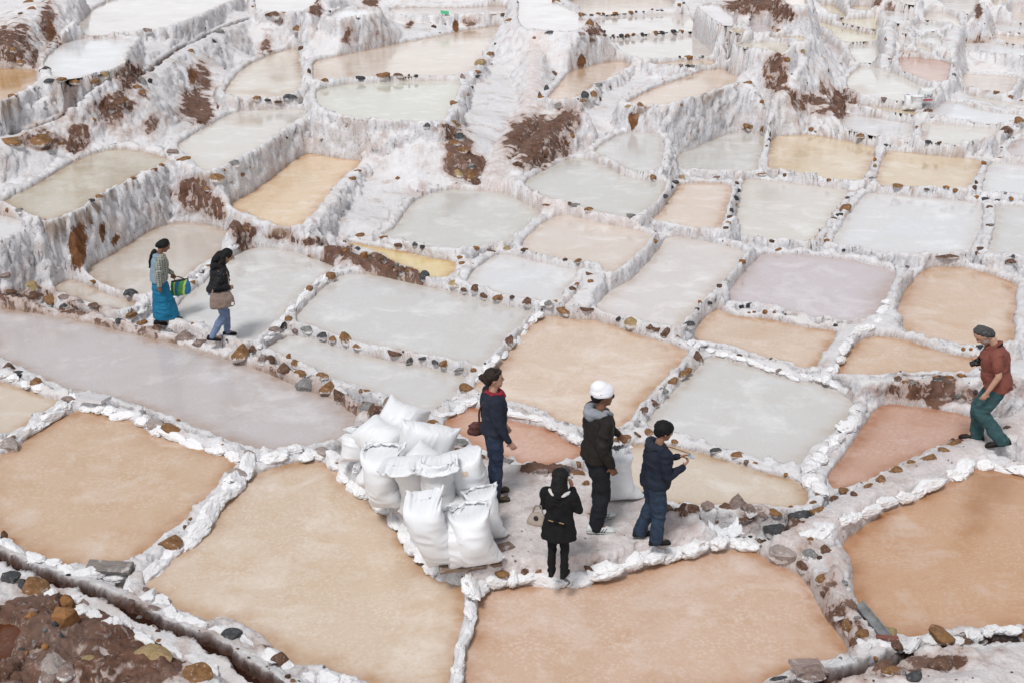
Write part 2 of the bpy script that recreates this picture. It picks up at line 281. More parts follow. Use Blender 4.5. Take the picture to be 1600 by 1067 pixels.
# strips: path centre lines with heights, half width, side slope
STRIPS = [
 ('path', [(1236,846,0),(1290,815,-.02),(1340,780,-.08),(1400,745,-.15),(1460,718,-.2),(1510,696,-.22),(1570,672,-.24),(1640,630,-.24)], .26, 2.5),
 ('stonepath', [(-40,452,-.2),(0,462,-.2),(60,476,-.2),(118,487,-.2),(200,505,-.2),(260,520,-.2),(330,541,-.2),(400,560,-.2),(450,580,-.19),(500,600,-.18),(560,630,-.14),(620,655,-.08),(690,688,-.05),(740,715,0)], .17, 3.0),
 ('soilridge', [(286,288,.85),(320,320,.55),(370,352,.25),(420,366,.16),(480,378,.10),(540,395,.0),(590,408,-.06),(650,432,-.1)], .2, 2.0),
 ('slope', [(855,50,2.0),(830,95,1.5),(838,140,1.1),(812,190,.75),(785,235,.5),(770,280,.25),(800,300,.2),(860,322,.18),(920,345,.12),(990,358,.05)], .25, .9),
 ('earth', [(905,178,.95),(865,188,.9),(835,215,.72),(812,248,.5),(800,275,.32)], .2, 1.6),
 ('canalbank', [(-20,232,1.25),(36,206,1.35),(80,190,1.48),(140,165,1.64),(190,140,1.76),(230,110,1.88),(270,80,1.95),(310,60,2.02),(345,42,2.06),(385,26,2.1),(440,24,2.12),(500,32,2.1)], .38, 1.2),
 ('ridge', [(-20,80,2.7),(30,30,3.0),(58,12,3.1),(110,-15,3.3)], .4, 1.0),
 ('ridge', [(120,40,2.9),(150,5,3.1),(200,-20,3.3)], .3, 1.2),
 ('ridge', [(478,22,2.55),(500,5,2.7),(520,-12,2.8)], .2, 1.4),
 ('canalbank', [(1050,-12,2.0),(1063,3,1.9),(1090,24,1.75),(1100,40,1.65),(1116,59,1.55),(1133,74,1.48),(1141,95,1.38),(1165,128,1.2),(1200,170,.75),(1260,205,.2),(1330,222,.05),(1420,233,.02),(1500,246,0),(1600,262,-.1)], .16, 2.2),
 ('soilhill', [(1120,-12,3.2),(1160,-4,3.0),(1200,12,2.75),(1228,26,2.5),(1250,40,2.2)], .35, 1.1),
 ('ridge', [(1262,60,1.9),(1250,85,1.75),(1240,110,1.45),(1225,140,1.0),(1215,165,.7)], .22, 2.2),
 ('ridge', [(1310,120,.85),(1285,130,.8),(1270,150,.62),(1300,175,.4),(1320,185,.25)], .3, 1.2),
 ('ridge', [(1385,35,1.45),(1388,60,1.25),(1380,85,1.0)], .22, 2.5),
 ('ridge', [(1490,45,1.35),(1490,60,1.2),(1487,78,1.0)], .22, 3.0),
 ('ridge', [(1535,5,1.75),(1528,20,1.6),(1530,40,1.3),(1528,58,.95)], .22, 2.0),
 ('ridge', [(1577,5,1.6),(1562,15,1.4),(1550,25,1.2)], .2, 2.0),
 ('bund', [(918,421,.12),(928,432,.12),(918,455,.06),(900,474,-.05)], .16, 1.6),
 ('ditchbank', [(-40,846,-.17),(0,868,-.17),(21,880,-.17),(83,903,-.17),(138,920,-.17),(206,951,-.17),(241,972,-.17),(292,992,-.17),(344,1013,-.17),(372,1037,-.17),(413,1065,-.17),(470,1105,-.17)], .30, 1.5),
 ('ditchbank', [(1230,1082,-.12),(1280,1066,-.12),(1335,1049,-.12),(1387,1036,-.12),(1438,1018,-.12),(1490,1005,-.12),(1542,998,-.12),(1600,993,-.12),(1700,985,-.12)], .24, 1.5),
 ('wallbrown', [(1345,594,-.1),(1380,592,-.08),(1440,590,-.08),(1520,590,-.08),(1600,585,-.08)], .12, 3.5),
]
for i, s_ in enumerate(STRIPS):
    a = np.array(s_[1], float)
    P3 = unproject(a[:, :2], a[:, 2])
    P3 = chaikin(P3, 2, False)
    STRIPS[i] = (s_[0], P3, s_[2], s_[3], P3[:, :2].min(0), P3[:, :2].max(0))

# ditches: carved along a centre line; depth below it, half width
DITCHES = [
 ('ditch', [(-40,846,-.2),(0,868,-.2),(21,880,-.2),(83,903,-.2),(138,920,-.2),(206,951,-.2),(241,972,-.2),(292,992,-.2),(344,1013,-.2),(372,1037,-.2),(413,1065,-.2),(470,1105,-.2)], .075, 7.0, .16),
 ('ditch', [(1230,1082,-.15),(1280,1066,-.15),(1335,1049,-.15),(1387,1036,-.15),(1438,1018,-.15),(1490,1005,-.15),(1542,998,-.15),(1600,993,-.15),(1700,985,-.15)], .095, 7.0, .22),
 ('canal', [(20,213,1.3),(36,206,1.35),(80,190,1.48),(140,165,1.64),(190,140,1.76),(230,110,1.88),(270,80,1.95),(310,60,2.02),(345,42,2.06),(390,27,2.1)], .075, 2.5, .16),
 ('canal', [(1063,3,1.9),(1090,24,1.75),(1100,40,1.65),(1116,59,1.55),(1133,74,1.48),(1141,95,1.38),(1129,103,1.3)], .06, 2.5, .09),
 ('canal', [(-30,52,2.6),(0,32,2.8),(30,15,2.9),(52,-8,3.0)], .2, 2.0, .3),
]
for i, s_ in enumerate(DITCHES):
    a = np.array(s_[1], float)
    P3 = unproject(a[:, :2], a[:, 2]); P3 = chaikin(P3, 2, False)
    DITCHES[i] = (s_[0], P3, s_[2], s_[3], s_[4], P3[:, :2].min(0), P3[:, :2].max(0))

# bumps: heaps of soil laid on the ground
BUMPS = [
 ([(1045,800),(1085,798),(1130,790),(1165,793),(1200,806),(1240,815)], 0.0, .15, .17),
 ([(990,742),(960,738)], 0.0, .05, .25), ([(830,735),(870,738)], 0.0, .06, .15),
 ([(60,960),(120,985),(200,1020),(240,1050)], 0.0, .12, .35), ([(60,1020),(140,1060)], 0.0, .18, .3),
 ([(1380,1056),(1440,1035),(1500,1020)], 0.0, .12, .14), ([(1250,1070),(1330,1068)], 0.0, .06, .2),
 ([(1300,905),(1318,960),(1340,1000)], -.1, .07, .14), ([(1300,865),(1310,905)], -.1, .06, .12),
]
BUMPS = [(unproject(a, z)[:, :2], h, s) for a, z, h, s in BUMPS]

# low base surface under everything, on a coarse lattice
GX0, GY0, GS, GNX, GNY = -60.0, -6.0, .6, 200, 190
_gx, _gy = np.meshgrid(GX0 + GS * np.arange(GNX), GY0 + GS * np.arange(GNY))
_cp = []
for p in PANS:
    if p.name == 'RP': continue
    for q in p.w[::6]: _cp.append((q[0], q[1], p.z))
_cp = np.array(_cp)
_num = np.zeros(_gx.shape); _den = np.zeros(_gx.shape)
for x, y, z in _cp:
    wgt = 1 / ((_gx - x) ** 2 + (_gy - y) ** 2 + .15) ** 1.8
    _num += wgt * z; _den += wgt
_base = _num / _den - .22
_base += np.clip(_gy - 52, 0, 80) * .09

def base_h(X, Y):
    fx = np.clip((X - GX0) / GS, 0, GNX - 1.001); fy = np.clip((Y - GY0) / GS, 0, GNY - 1.001)
    i = fx.astype(int); j = fy.astype(int); a = fx - i; b = fy - j
    return (_base[j, i] * (1 - a) + _base[j, i + 1] * a) * (1 - b) + (_base[j + 1, i] * (1 - a) + _base[j + 1, i + 1] * a) * b

def terrain(X, Y, full=False):
    """height of the ground at (X, Y); with full also masks: distance above/inside water, kinds"""
    shp = X.shape
    X = X.ravel(); Y = Y.ravel()
    dist = np.hypot(X, Y)
    wa = .022 + .0007 * dist
    WX = X + wa * fbm(X * 3.1, Y * 3.1, 11, 3) + .012 * vnoise(X * 16, Y * 16, 3)
    WY = Y + wa * fbm(X * 3.1, Y * 3.1, 23, 3) + .012 * vnoise(X * 16, Y * 16, 5)
    lump = fbm(X * 4.2, Y * 4.2, 31, 2)
    lump2 = vnoise(X * 9, Y * 9, 37)
    flute = fbm(X * 5.5, Y * 5.5, 71, 3)
    h = base_h(X, Y) + .1 * fbm(X * .9, Y * .9, 41, 3)
    cap = np.full(X.shape, 50.0); guard = np.full(X.shape, -50.0)
    near = np.full(X.shape, 9.0); kind = np.zeros(X.shape, np.int8)   # nearest water, its pan index
    which = np.full(X.shape, -1, np.int16)
    path = np.zeros(X.shape); soil = np.zeros(X.shape)
    for kd, z, k, pw, lo, hi in FLATS:
        m = np.flatnonzero((X > lo[0] - 1) & (X < hi[0] + 1) & (Y > lo[1] - 1) & (Y < hi[1] + 1))
        if not len(m): continue
        s = seg_dist(WX[m], WY[m], pw); s[in_poly(WX[m], WY[m], pw)] *= -1
        v = z + .02 * lump[m] - k * np.maximum(s, 0)
        if kd in ('bank', 'bank2'): v += .07 * fbm(X[m] * 2, Y[m] * 2, 51, 3) + np.clip(-s, 0, .5) * .12
        if kd == 'saltapron': v += .03 * np.clip(-s / .1, 0, 1)
        h[m] = np.maximum(h[m], v)
        a = np.clip(-s / .12, 0, 1)
        if kd == 'platform': path[m] = np.maximum(path[m], a)
        if kd == 'bank': soil[m] = np.maximum(soil[m], np.clip((-s - .38) / .2 + .9 * lump[m], 0, 1))
        if kd == 'bank2': path[m] = np.maximum(path[m], .62 * a)
        if kd == 'causeway': path[m] = np.maximum(path[m], .35 * a)
    for kd, P3, hw, k, lo, hi in STRIPS:
        mg = 1.6
        m = np.flatnonzero((X > lo[0] - mg) & (X < hi[0] + mg) & (Y > lo[1] - mg) & (Y < hi[1] + mg))
        if not len(m): continue
        d, zz = seg_dist(WX[m], WY[m], P3, False, P3[:, 2])
        hw_ = hw * (1 + .25 * lump[m])
        v = zz + .025 * lump[m] - k * np.maximum(d - hw_, 0) - .25 * np.minimum(d / hw, 1) ** 2 * hw
        if kd in ('ridge', 'earth', 'soilhill', 'soilridge'): v += .07 * flute[m]
        h[m] = np.maximum(h[m], v)
        if kd == 'canalbank': cap[m] = np.minimum(cap[m], zz + .04 + 2.4 * np.maximum(d - hw_ * .55, 0))
        c = np.clip(1.5 - d / hw_, 0, 1)
        if kd in ('path', 'slope'): path[m] = np.maximum(path[m], c)
        if kd == 'stonepath': path[m] = np.maximum(path[m], .7 * c); soil[m] = np.maximum(soil[m], .5 * np.clip(1.8 - d / hw_, 0, 1))
        if kd in ('soilridge',): soil[m] = np.maximum(soil[m], np.clip(1.4 - d / hw_ + .5 * lump[m], 0, 1))
    for bi, (pl, hh, sg) in enumerate(BUMPS):
        lo = pl.min(0) - 1; hi = pl.max(0) + 1
        m = np.flatnonzero((X > lo[0]) & (X < hi[0]) & (Y > lo[1]) & (Y < hi[1]))
        if not len(m): continue
        d = seg_dist(WX[m], WY[m], pl, False)
        g = np.exp(-(d / sg) ** 2)
        h[m] += g * hh * ((1 + .7 * lump2[m] + .5 * lump[m]) if bi not in (3, 4) else (1 + .15 * lump2[m] + .4 * lump[m]))
        soil[m] = np.maximum(soil[m], np.clip(1.3 * g + .5 * lump[m], 0, 1) * (.45 if bi in (5, 6, 7, 8) else 1))
    for i, p in enumerate(PANS):
        M = p.mar
        m = np.flatnonzero((X > p.lo[0] - M) & (X < p.hi[0] + M) & (Y > p.lo[1] - M) & (Y < p.hi[1] + M))
        if not len(m): continue
        s = seg_dist(WX[m], WY[m], p.w); s[in_poly(WX[m], WY[m], p.w)] *= -1
        sp = np.maximum(s, 0)
        rim = p.rim * (1 + .45 * lump[m] + .35 * lump2[m])
        prof = p.z + rim * (1 - np.exp(-sp / .045)) - p.k * np.maximum(sp - p.rw * (1 + .3 * lump[m]) + .10 * flute[m], 0)
        o = s > 0
        h[m[o]] = np.maximum(h[m[o]], prof[o])
        S = 3.2 + 1.4 * flute[m]
        u = p.z - .012 + np.where(s > 0, S * s + .05 * np.sqrt(np.clip(s / .03, 0, 1)), np.maximum(s * 1.2, -.10))
        cap[m] = np.minimum(cap[m], u)
        k = s < near[m]
        near[m[k]] = s[k]; which[m[k]] = i
        gw = .045 + .0012 * dist[m]
        g = p.z + .05 * (1 - np.exp(-sp / .02)) - 9 * np.maximum(s - gw, 0)
        guard[m[o]] = np.maximum(guard[m[o]], g[o])
    t = np.clip((cap - h) / .06, -1, 1)                      # smooth minimum
    h = np.where(cap > h + .06, h, np.where(h > cap + .06, cap, np.minimum(h, cap) - .015 * (1 - np.abs(t)) ** 2))
    h = np.maximum(h, guard)
    dig = np.zeros(X.shape)
    for kd, P3, hw, k, dep, lo, hi in DITCHES:
        m = np.flatnonzero((X > lo[0] - .6) & (X < hi[0] + .6) & (Y > lo[1] - .6) & (Y < hi[1] + .6))
        if not len(m): continue
        d, zz = seg_dist(WX[m], WY[m], P3, False, P3[:, 2])
        d = d - .035 * flute[m] - .02 * lump2[m] + .01 if kd == 'ditch' else d
        if kd == 'canal':
            h[m] -= dep * np.clip((hw + .06 - d) / .07, 0, 1)
        else:
            h[m] = np.minimum(h[m], zz - dep + k * np.maximum(d - hw, 0) + .02 * lump[m])
        dig[m] = np.maximum(dig[m], np.clip((hw + .045 - d) / .03, 0, 1))
    dry = np.clip((near - .015) / .05, 0, 1)
    rough = .010 + .022 * np.clip(soil, 0, 1) - .006 * np.clip(path, 0, 1)
    h += dry * (rough * fbm(X * (11 + 0), Y * 11, 61, 4) + .010 * np.clip(soil, 0, 1) * vnoise(X * 27, Y * 27, 63) + .008 * vnoise(X * 34, Y * 34, 67))
    if full:
        return h.reshape(shp), near.reshape(shp), which.reshape(shp), path.reshape(shp), soil.reshape(shp), dig.reshape(shp)
    return h.reshape(shp)

# ---- the ground mesh: a fan of columns, finer where it is nearer
NC, NR = 920, 1010
taz = np.linspace(-.56, .56, NC)
rf = [4.6]
while rf[-1] < 92:
    rf.append(rf[-1] + .0125 * (rf[-1] / 12) ** 1.35 + .0)
rf = np.array(rf)
RX = taz[:, None] * rf[None, :]; RY = np.repeat(rf[None, :], NC, 0)
Hf, Nf, Wf, Pf, Sf, Df = terrain(RX, RY, True)
GX = np.zeros((NC, NR)); GY = GX.copy(); GZ = GX.copy()
ATT = [np.zeros((NC, NR)) for _ in range(5)]
_dr = np.diff(rf)[None, :]; _r = rf[None, 1:]
DS = np.where(Nf[:, 1:] < -.06, .3, 1.0) / _r * np.sqrt((_dr * .34) ** 2 + (np.diff(Hf, axis=1) * 1.15) ** 2)
def _blur(A, n, ax):
    A = np.moveaxis(A, ax, 0)
    pad = np.concatenate([np.repeat(A[:1], n, 0), A, np.repeat(A[-1:], n, 0)])
    c = np.cumsum(np.concatenate([np.zeros_like(pad[:1]), pad]), 0)
    return np.moveaxis((c[2 * n + 1:] - c[:-2 * n - 1]) / (2 * n + 1), 0, ax)
for _ in range(3):
    DS = _blur(DS, 22, 0)
DS = .75 * _blur(DS, 5, 1) + .25 * DS.mean(0, keepdims=True)
for c in range(NC):
    s = np.concatenate([[0], np.cumsum(DS[c])])
    t = np.linspace(0, s[-1], NR)
    rr = np.interp(t, s, rf)
    GY[c] = rr; GX[c] = taz[c] * rr
    GZ[c] = np.interp(rr, rf, Hf[c])
    for a, src in zip(ATT, (Nf, Pf, Sf, Df)):
        a[c] = np.interp(rr, rf, src[c])
    ATT[4][c] = Wf[c][np.clip(np.searchsorted(rf, rr), 0, len(rf) - 1)]

# crumbly relief on the faces: pushed out along the normal, so ledges and hollows can overhang a little
_P = np.stack([GX, GY, GZ], -1)
_N = np.cross(np.gradient(_P, axis=0), np.gradient(_P, axis=1)); _N /= np.linalg.norm(_N, axis=-1, keepdims=True) + 1e-9
_st = np.clip((.86 - np.abs(_N[..., 2])) / .35, 0, 1) * np.clip((ATT[0] - .01) / .05, 0, 1)
_q = vnoise3(GX * 5, GY * 5, GZ * 6, 3)
_am = _st * np.clip(GY / 22, .5, 1.3)
_dsp = .055 * _q + .045 * (1 - 2 * np.abs(vnoise3(GX * 9, GY * 9, GZ * 11, 9))) + .022 * vnoise3(GX * 21, GY * 21, GZ * 22, 13)
_P += _N * (_am * _dsp)[..., None]
GX, GY, GZ = _P[..., 0].copy(), _P[..., 1].copy(), _P[..., 2].copy()
STEEP = _st

def hit(us, vs):
    """where the sight lines through picture points meet the ground"""
    us = np.atleast_1d(np.asarray(us, float)); vs = np.atleast_1d(np.asarray(vs, float))
    d = px_dir(us, vs)
    ci = np.clip((d[:, 0] / d[:, 1] + .56) / 1.12 * (NC - 1), 0, NC - 1).round().astype(int)
    out = np.zeros((len(us), 3))
    for k in range(len(us)):
        hr = Hf[ci[k]]
        zl = CAMH + d[k, 2] / d[k, 1] * rf
        below = zl <= hr
        j = int(np.argmax(below)) if below.any() else len(rf) - 1
        out[k] = (d[k, 0] / d[k, 1] * rf[j], rf[j], hr[j])
    return out

def ground_z(x, y):
    return float(terrain(np.array([float(x)]), np.array([float(y)]))[0])
# ------------------------------------------------------------------ materials
class NT:
    """small helper for building node trees"""
    def __init__(s, name):
        s.m = bpy.data.materials.new(name); s.m.use_nodes = True
        s.t = s.m.node_tree; s.b = s.t.nodes['Principled BSDF']
    def n(s, typ, **kw):
        x = s.t.nodes.new(typ)
        for k, v in kw.items(): setattr(x, k, v)
        return x
    def l(s, a, b): s.t.links.new(a, b)
    def coord(s, kind='Object', scale=(1, 1, 1)):
        tc = s.n('ShaderNodeTexCoord'); mp = s.n('ShaderNodeMapping'); mp.inputs['Scale'].default_value = scale
        s.l(tc.outputs[kind], mp.inputs['Vector']); return mp.outputs[0]
    def noise(s, vec, scale, detail=4, rough=.6, dist=0.0):
        x = s.n('ShaderNodeTexNoise'); x.inputs['Scale'].default_value = scale; x.inputs['Detail'].default_value = detail
        x.inputs['Roughness'].default_value = rough; x.inputs['Distortion'].default_value = dist
        if vec is not None: s.l(vec, x.inputs['Vector'])
        return x.outputs['Fac']
    def ramp(s, fac, *stops):
        x = s.n('ShaderNodeValToRGB'); e = x.color_ramp.elements
        while len(e) < len(stops): e.new(.5)
        for q, (p, c) in zip(e, stops):
            q.position = p; q.color = (c, c, c, 1) if isinstance(c, (int, float)) else (*c, 1)
        s.l(fac, x.inputs['Fac']); return x.outputs['Color']
    def mix(s, fac, a, b, mode='MIX'):
        x = s.n('ShaderNodeMix', data_type='RGBA', blend_type=mode); x.clamp_factor = True
        for i, v in ((0, fac), (6, a), (7, b)):
            if hasattr(v, 'is_linked'): s.l(v, x.inputs[i])
            elif isinstance(v, (int, float)): x.inputs[i].default_value = v
            else: x.inputs[i].default_value = (*v, 1)
        return x.outputs[2]
    def math(s, op, a, b=0.0, clamp=False):
        x = s.n('ShaderNodeMath', operation=op); x.use_clamp = clamp
        for i, v in ((0, a), (1, b)):
            if hasattr(v, 'is_linked'): s.l(v, x.inputs[i])
            else: x.inputs[i].default_value = v
        return x.outputs[0]
    def attr(s, name):
        x = s.n('ShaderNodeAttribute', attribute_name=name); return x.outputs['Fac']
    def bump(s, hgt, strength, dist=.02, prev=None):
        x = s.n('ShaderNodeBump'); x.inputs['Strength'].default_value = strength; x.inputs['Distance'].default_value = dist
        s.l(hgt, x.inputs['Height'])
        if prev is not None: s.l(prev, x.inputs['Normal'])
        return x.outputs[0]
    def done(s, color=None, rough=.8, normal=None, spec=.3):
        if color is not None:
            if hasattr(color, 'is_linked'): s.l(color, s.b.inputs['Base Color'])
            else: s.b.inputs['Base Color'].default_value = (*color, 1)
        if hasattr(rough, 'is_linked'): s.l(rough, s.b.inputs['Roughness'])
        else: s.b.inputs['Roughness'].default_value = rough
        s.b.inputs['Specular IOR Level'].default_value = spec
        if normal is not None: s.l(normal, s.b.inputs['Normal'])
        return s.m

def mat_ground():
    m = NT('salt_and_soil')
    v = m.coord('Object')
    vs = m.coord('Object', (1, 1, .55))                       # runs drawn out down the faces
    n_big = m.noise(v, 1.3, 5); n_mid = m.noise(v, 6, 6, .65); n_fine = m.noise(v, 38, 6, .7)
    run = m.noise(vs, 4.2, 8, .72, .6); run2 = m.noise(vs, 13, 6, .7, .8)
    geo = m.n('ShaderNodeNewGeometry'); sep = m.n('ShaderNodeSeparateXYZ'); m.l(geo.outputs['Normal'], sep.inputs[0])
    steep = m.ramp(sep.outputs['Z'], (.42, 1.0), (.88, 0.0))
    salt = m.mix(m.ramp(n_mid, (.35, 0), (.7, 1)), (.70, .69, .705), (.81, .80, .815))
    salt = m.mix(m.ramp(n_big, (.42, 0), (.68, .75)), salt, (.72, .675, .66))
    salt = m.mix(m.math('MULTIPLY', m.ramp(n_fine, (.30, 1), (.42, 0)), .35), salt, (.45, .40, .38))
    # weathered faces: crusted salt with pits and cracks, earth showing through in places
    vor = m.n('ShaderNodeTexVoronoi', feature='DISTANCE_TO_EDGE'); vor.inputs['Scale'].default_value = 3.4
    wob = m.n('ShaderNodeVectorMath', operation='ADD'); m.l(vs, wob.inputs[0])
    nc = m.n('ShaderNodeTexNoise'); nc.inputs['Scale'].default_value = 5; nc.inputs['Detail'].default_value = 6; m.l(vs, nc.inputs['Vector'])
    m.l(nc.outputs['Color'], wob.inputs[1]); m.l(wob.outputs[0], vor.inputs['Vector'])
    crack = m.ramp(vor.outputs['Distance'], (.0, 1), (.035, 0))
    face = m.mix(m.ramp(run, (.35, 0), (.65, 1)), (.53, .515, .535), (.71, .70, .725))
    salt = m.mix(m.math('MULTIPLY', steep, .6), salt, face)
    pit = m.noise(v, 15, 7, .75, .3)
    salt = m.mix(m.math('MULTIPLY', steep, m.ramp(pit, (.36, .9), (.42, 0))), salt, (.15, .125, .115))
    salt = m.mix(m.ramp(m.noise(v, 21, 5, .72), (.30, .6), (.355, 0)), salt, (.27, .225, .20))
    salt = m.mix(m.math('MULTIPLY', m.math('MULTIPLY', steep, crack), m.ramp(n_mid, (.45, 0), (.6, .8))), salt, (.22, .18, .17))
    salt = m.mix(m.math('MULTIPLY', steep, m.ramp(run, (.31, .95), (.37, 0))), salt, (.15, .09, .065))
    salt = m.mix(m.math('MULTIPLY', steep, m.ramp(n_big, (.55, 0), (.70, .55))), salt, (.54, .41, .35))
    # trodden salt and clay of the paths
    pth = m.mix(m.ramp(n_mid, (.3, 0), (.7, 1)), (.64, .565, .55), (.80, .745, .735))
    pth = m.mix(m.math('MULTIPLY', m.ramp(n_fine, (.34, 1), (.46, 0)), .4), pth, (.30, .235, .21))
    pth = m.mix(m.ramp(m.noise(v, 2.6, 7, .7, .6), (.54, 0), (.64, .5)), pth, (.46, .38, .35))
    c = m.mix(m.math('MULTIPLY', m.attr('path'), m.ramp(n_big, (.25, .75), (.6, 1))), salt, pth)
    # bare earth
    earth = m.mix(m.ramp(n_mid, (.3, 0), (.7, 1)), (.066, .033, .022), (.215, .108, .072))
    earth = m.mix(m.ramp(n_big, (.45, 0), (.75, .6)), earth, (.24, .17, .14))
    crust = m.math('MULTIPLY', m.ramp(m.noise(v, 9, 8, .75, .5), (.58, 0), (.68, .7)), 1.0)
    earth = m.mix(crust, earth, (.58, .54, .54))
    so = m.attr('soil')
    brk = m.noise(v, 2.4, 7, .62, .3)
    sa = m.math('ADD', so, m.math('MULTIPLY', m.math('SUBTRACT', brk, .5), 2.0))
    c = m.mix(m.ramp(sa, (.08, 0), (.46, .75)), c, (.46, .34, .29))
    so = m.ramp(sa, (.46, 0), (.53, 1))
    drip = m.noise(m.coord('Object', (1, 1, .45)), 4.2, 7, .68, .8)     # salt run down over the bare earth
    so = m.math('MULTIPLY', so, m.math('MAXIMUM', m.ramp(drip, (.53, 1), (.57, .08)), m.math('SUBTRACT', 1.0, m.math('MULTIPLY', steep, 1.4, True), True)))
    c = m.mix(so, c, earth)
    rs = m.ramp(m.math('ADD', m.attr('rust'), m.math('MULTIPLY', m.math('SUBTRACT', run2, .5), .9)), (.45, 0), (.6, 1))
    c = m.mix(rs, c, m.mix(m.ramp(n_mid, (.3, 0), (.7, 1)), (.10, .042, .016), (.26, .115, .05)))
    # tide line of brine with contact shade painted in, and wet ditch sides
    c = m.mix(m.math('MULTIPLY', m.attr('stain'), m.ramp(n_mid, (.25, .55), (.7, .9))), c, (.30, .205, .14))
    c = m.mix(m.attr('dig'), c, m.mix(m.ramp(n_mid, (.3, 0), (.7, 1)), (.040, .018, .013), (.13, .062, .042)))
    nb = m.bump(m.noise(v, 16, 8, .70), .75, .05)
    nb = m.bump(m.noise(v, 90, 5, .75), .5, .010, nb)
    nb = m.bump(run2, .25, .05, nb)
    return m.done(c, .82, nb, .25)

PANCOL = dict(amberpond=(207,182,160),peachpond=(214,196,178),amberpond2=(212,186,168),brownpond=(201,167,141),peach=(220,200,183),
 salmon=(210,174,157),salmon2=(203,169,154),greypink=(201,195,196),greywhite=(214,213,213),beigewhite=(209,201,194),beige=(216,204,191),
 gold=(230,206,176),gold2=(223,205,179),yellow=(231,212,165),cream=(221,207,194),palegreen=(217,216,206),greygreen=(211,210,207),
 creamwhite=(222,218,213),white=(225,225,228),pinkwhite=(214,206,202),mauve=(208,199,203),pinkcream=(221,216,215),peachpale=(222,211,203),
 peachpink=(224,207,194),peachcream=(215,191,171),redbrown=(198,158,141),yellow2=(223,214,190),creamyellow=(222,217,203),amber=(200,162,116),
 pinkgrey=(208,196,192),whiteamber=(220,210,197),dry=(220,213,212),redwater=(108,70,52),greybeige=(206,199,185))

def mat_water(name, rgb):
    m = NT('brine_' + name)
    base = np.array(lin(*rgb)); g = base.mean()
    base = np.clip((g + (base - g) * 1.12) * .90, 0, 1)
    v = m.coord('Object')
    strong = 1.0 if rgb[2] < 187 else .6
    pale = np.clip(g * .35 + base * .72 + .075, 0, .86); deep = base * (1 - strong * np.array([.09, .17, .26]))
    cl = m.noise(v, .55, 5, .6, .8)                            # clouds of colour in the brine
    fl2 = m.noise(v, 2.1, 7, .66, .5)
    c = m.mix(m.ramp(cl, (.36, 0), (.60, 1)), tuple(base * np.array([.97, .95, .91])), tuple(base))
    c = m.mix(m.math('MULTIPLY', m.ramp(fl2, (.50, 0), (.70, 1)), .8 * strong), c, tuple(deep))
    c = m.mix(m.math('MULTIPLY', m.ramp(m.noise(v, 1.25, 6, .68, .4), (.50, 0), (.68, 1)), .85), c, tuple(pale))
    patch = m.ramp(m.noise(v, 1.9, 4, .6), (.36, .15), (.62, 1))
    fl = m.noise(v, 24, 4, .62)                                # salt flakes afloat
    c = m.mix(m.math('MULTIPLY', m.math('MULTIPLY', m.ramp(fl, (.50, 0), (.60, 1)), patch), .5 * strong), c, tuple(pale * 1.02))
    st = m.noise(v, 13, 5, .7)
    c = m.mix(m.math('MULTIPLY', m.ramp(st, (.36, 1), (.44, 0)), .35 * strong), c, tuple(deep * .97))
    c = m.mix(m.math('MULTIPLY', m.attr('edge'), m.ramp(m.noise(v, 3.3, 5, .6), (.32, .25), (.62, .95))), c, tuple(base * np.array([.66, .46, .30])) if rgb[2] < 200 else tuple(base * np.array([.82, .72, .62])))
    c = m.mix(m.attr('stain'), c, tuple(base * np.array([.62, .44, .28])))  # stains and the painted reflection
    nb = m.bump(fl, .05, .006)
    nb = m.bump(m.noise(v, 3.2, 3, .5), .05, .02, nb)
    rough = m.ramp(cl, (.35, .07), (.7, .22))
    m.b.inputs['IOR'].default_value = 1.34
    return m.done(c, rough, nb, .5)
# ------------------------------------------------------------------ build helpers
def new_obj(name, me, mats=None, parent=None, kind=None):
    o = bpy.data.objects.new(name, me); COL.objects.link(o)
    if mats is not None:
        for q in (mats if isinstance(mats, (list, tuple)) else [mats]): me.materials.append(q)
    if parent is not None: o.parent = parent
    if kind: o['kind'] = kind
    return o

def mesh_np(name, V, F, smooth=True):
    V = np.asarray(V, np.float32); F = np.asarray(F, np.int32)
    me = bpy.data.meshes.new(name)
    k = F.shape[1]
    me.vertices.add(len(V)); me.vertices.foreach_set('co', V.ravel())
    me.loops.add(F.size); me.loops.foreach_set('vertex_index', F.ravel())
    me.polygons.add(len(F)); me.polygons.foreach_set('loop_start', np.arange(0, F.size, k, dtype=np.int32))
    me.polygons.foreach_set('loop_total', np.full(len(F), k, np.int32))
    me.polygons.foreach_set('use_smooth', np.full(len(F), smooth))
    me.update(calc_edges=True)
    return me

def fattr(me, name, vals):
    a = me.attributes.new(name, 'FLOAT', 'POINT'); a.data.foreach_set('value', np.asarray(vals, np.float32))

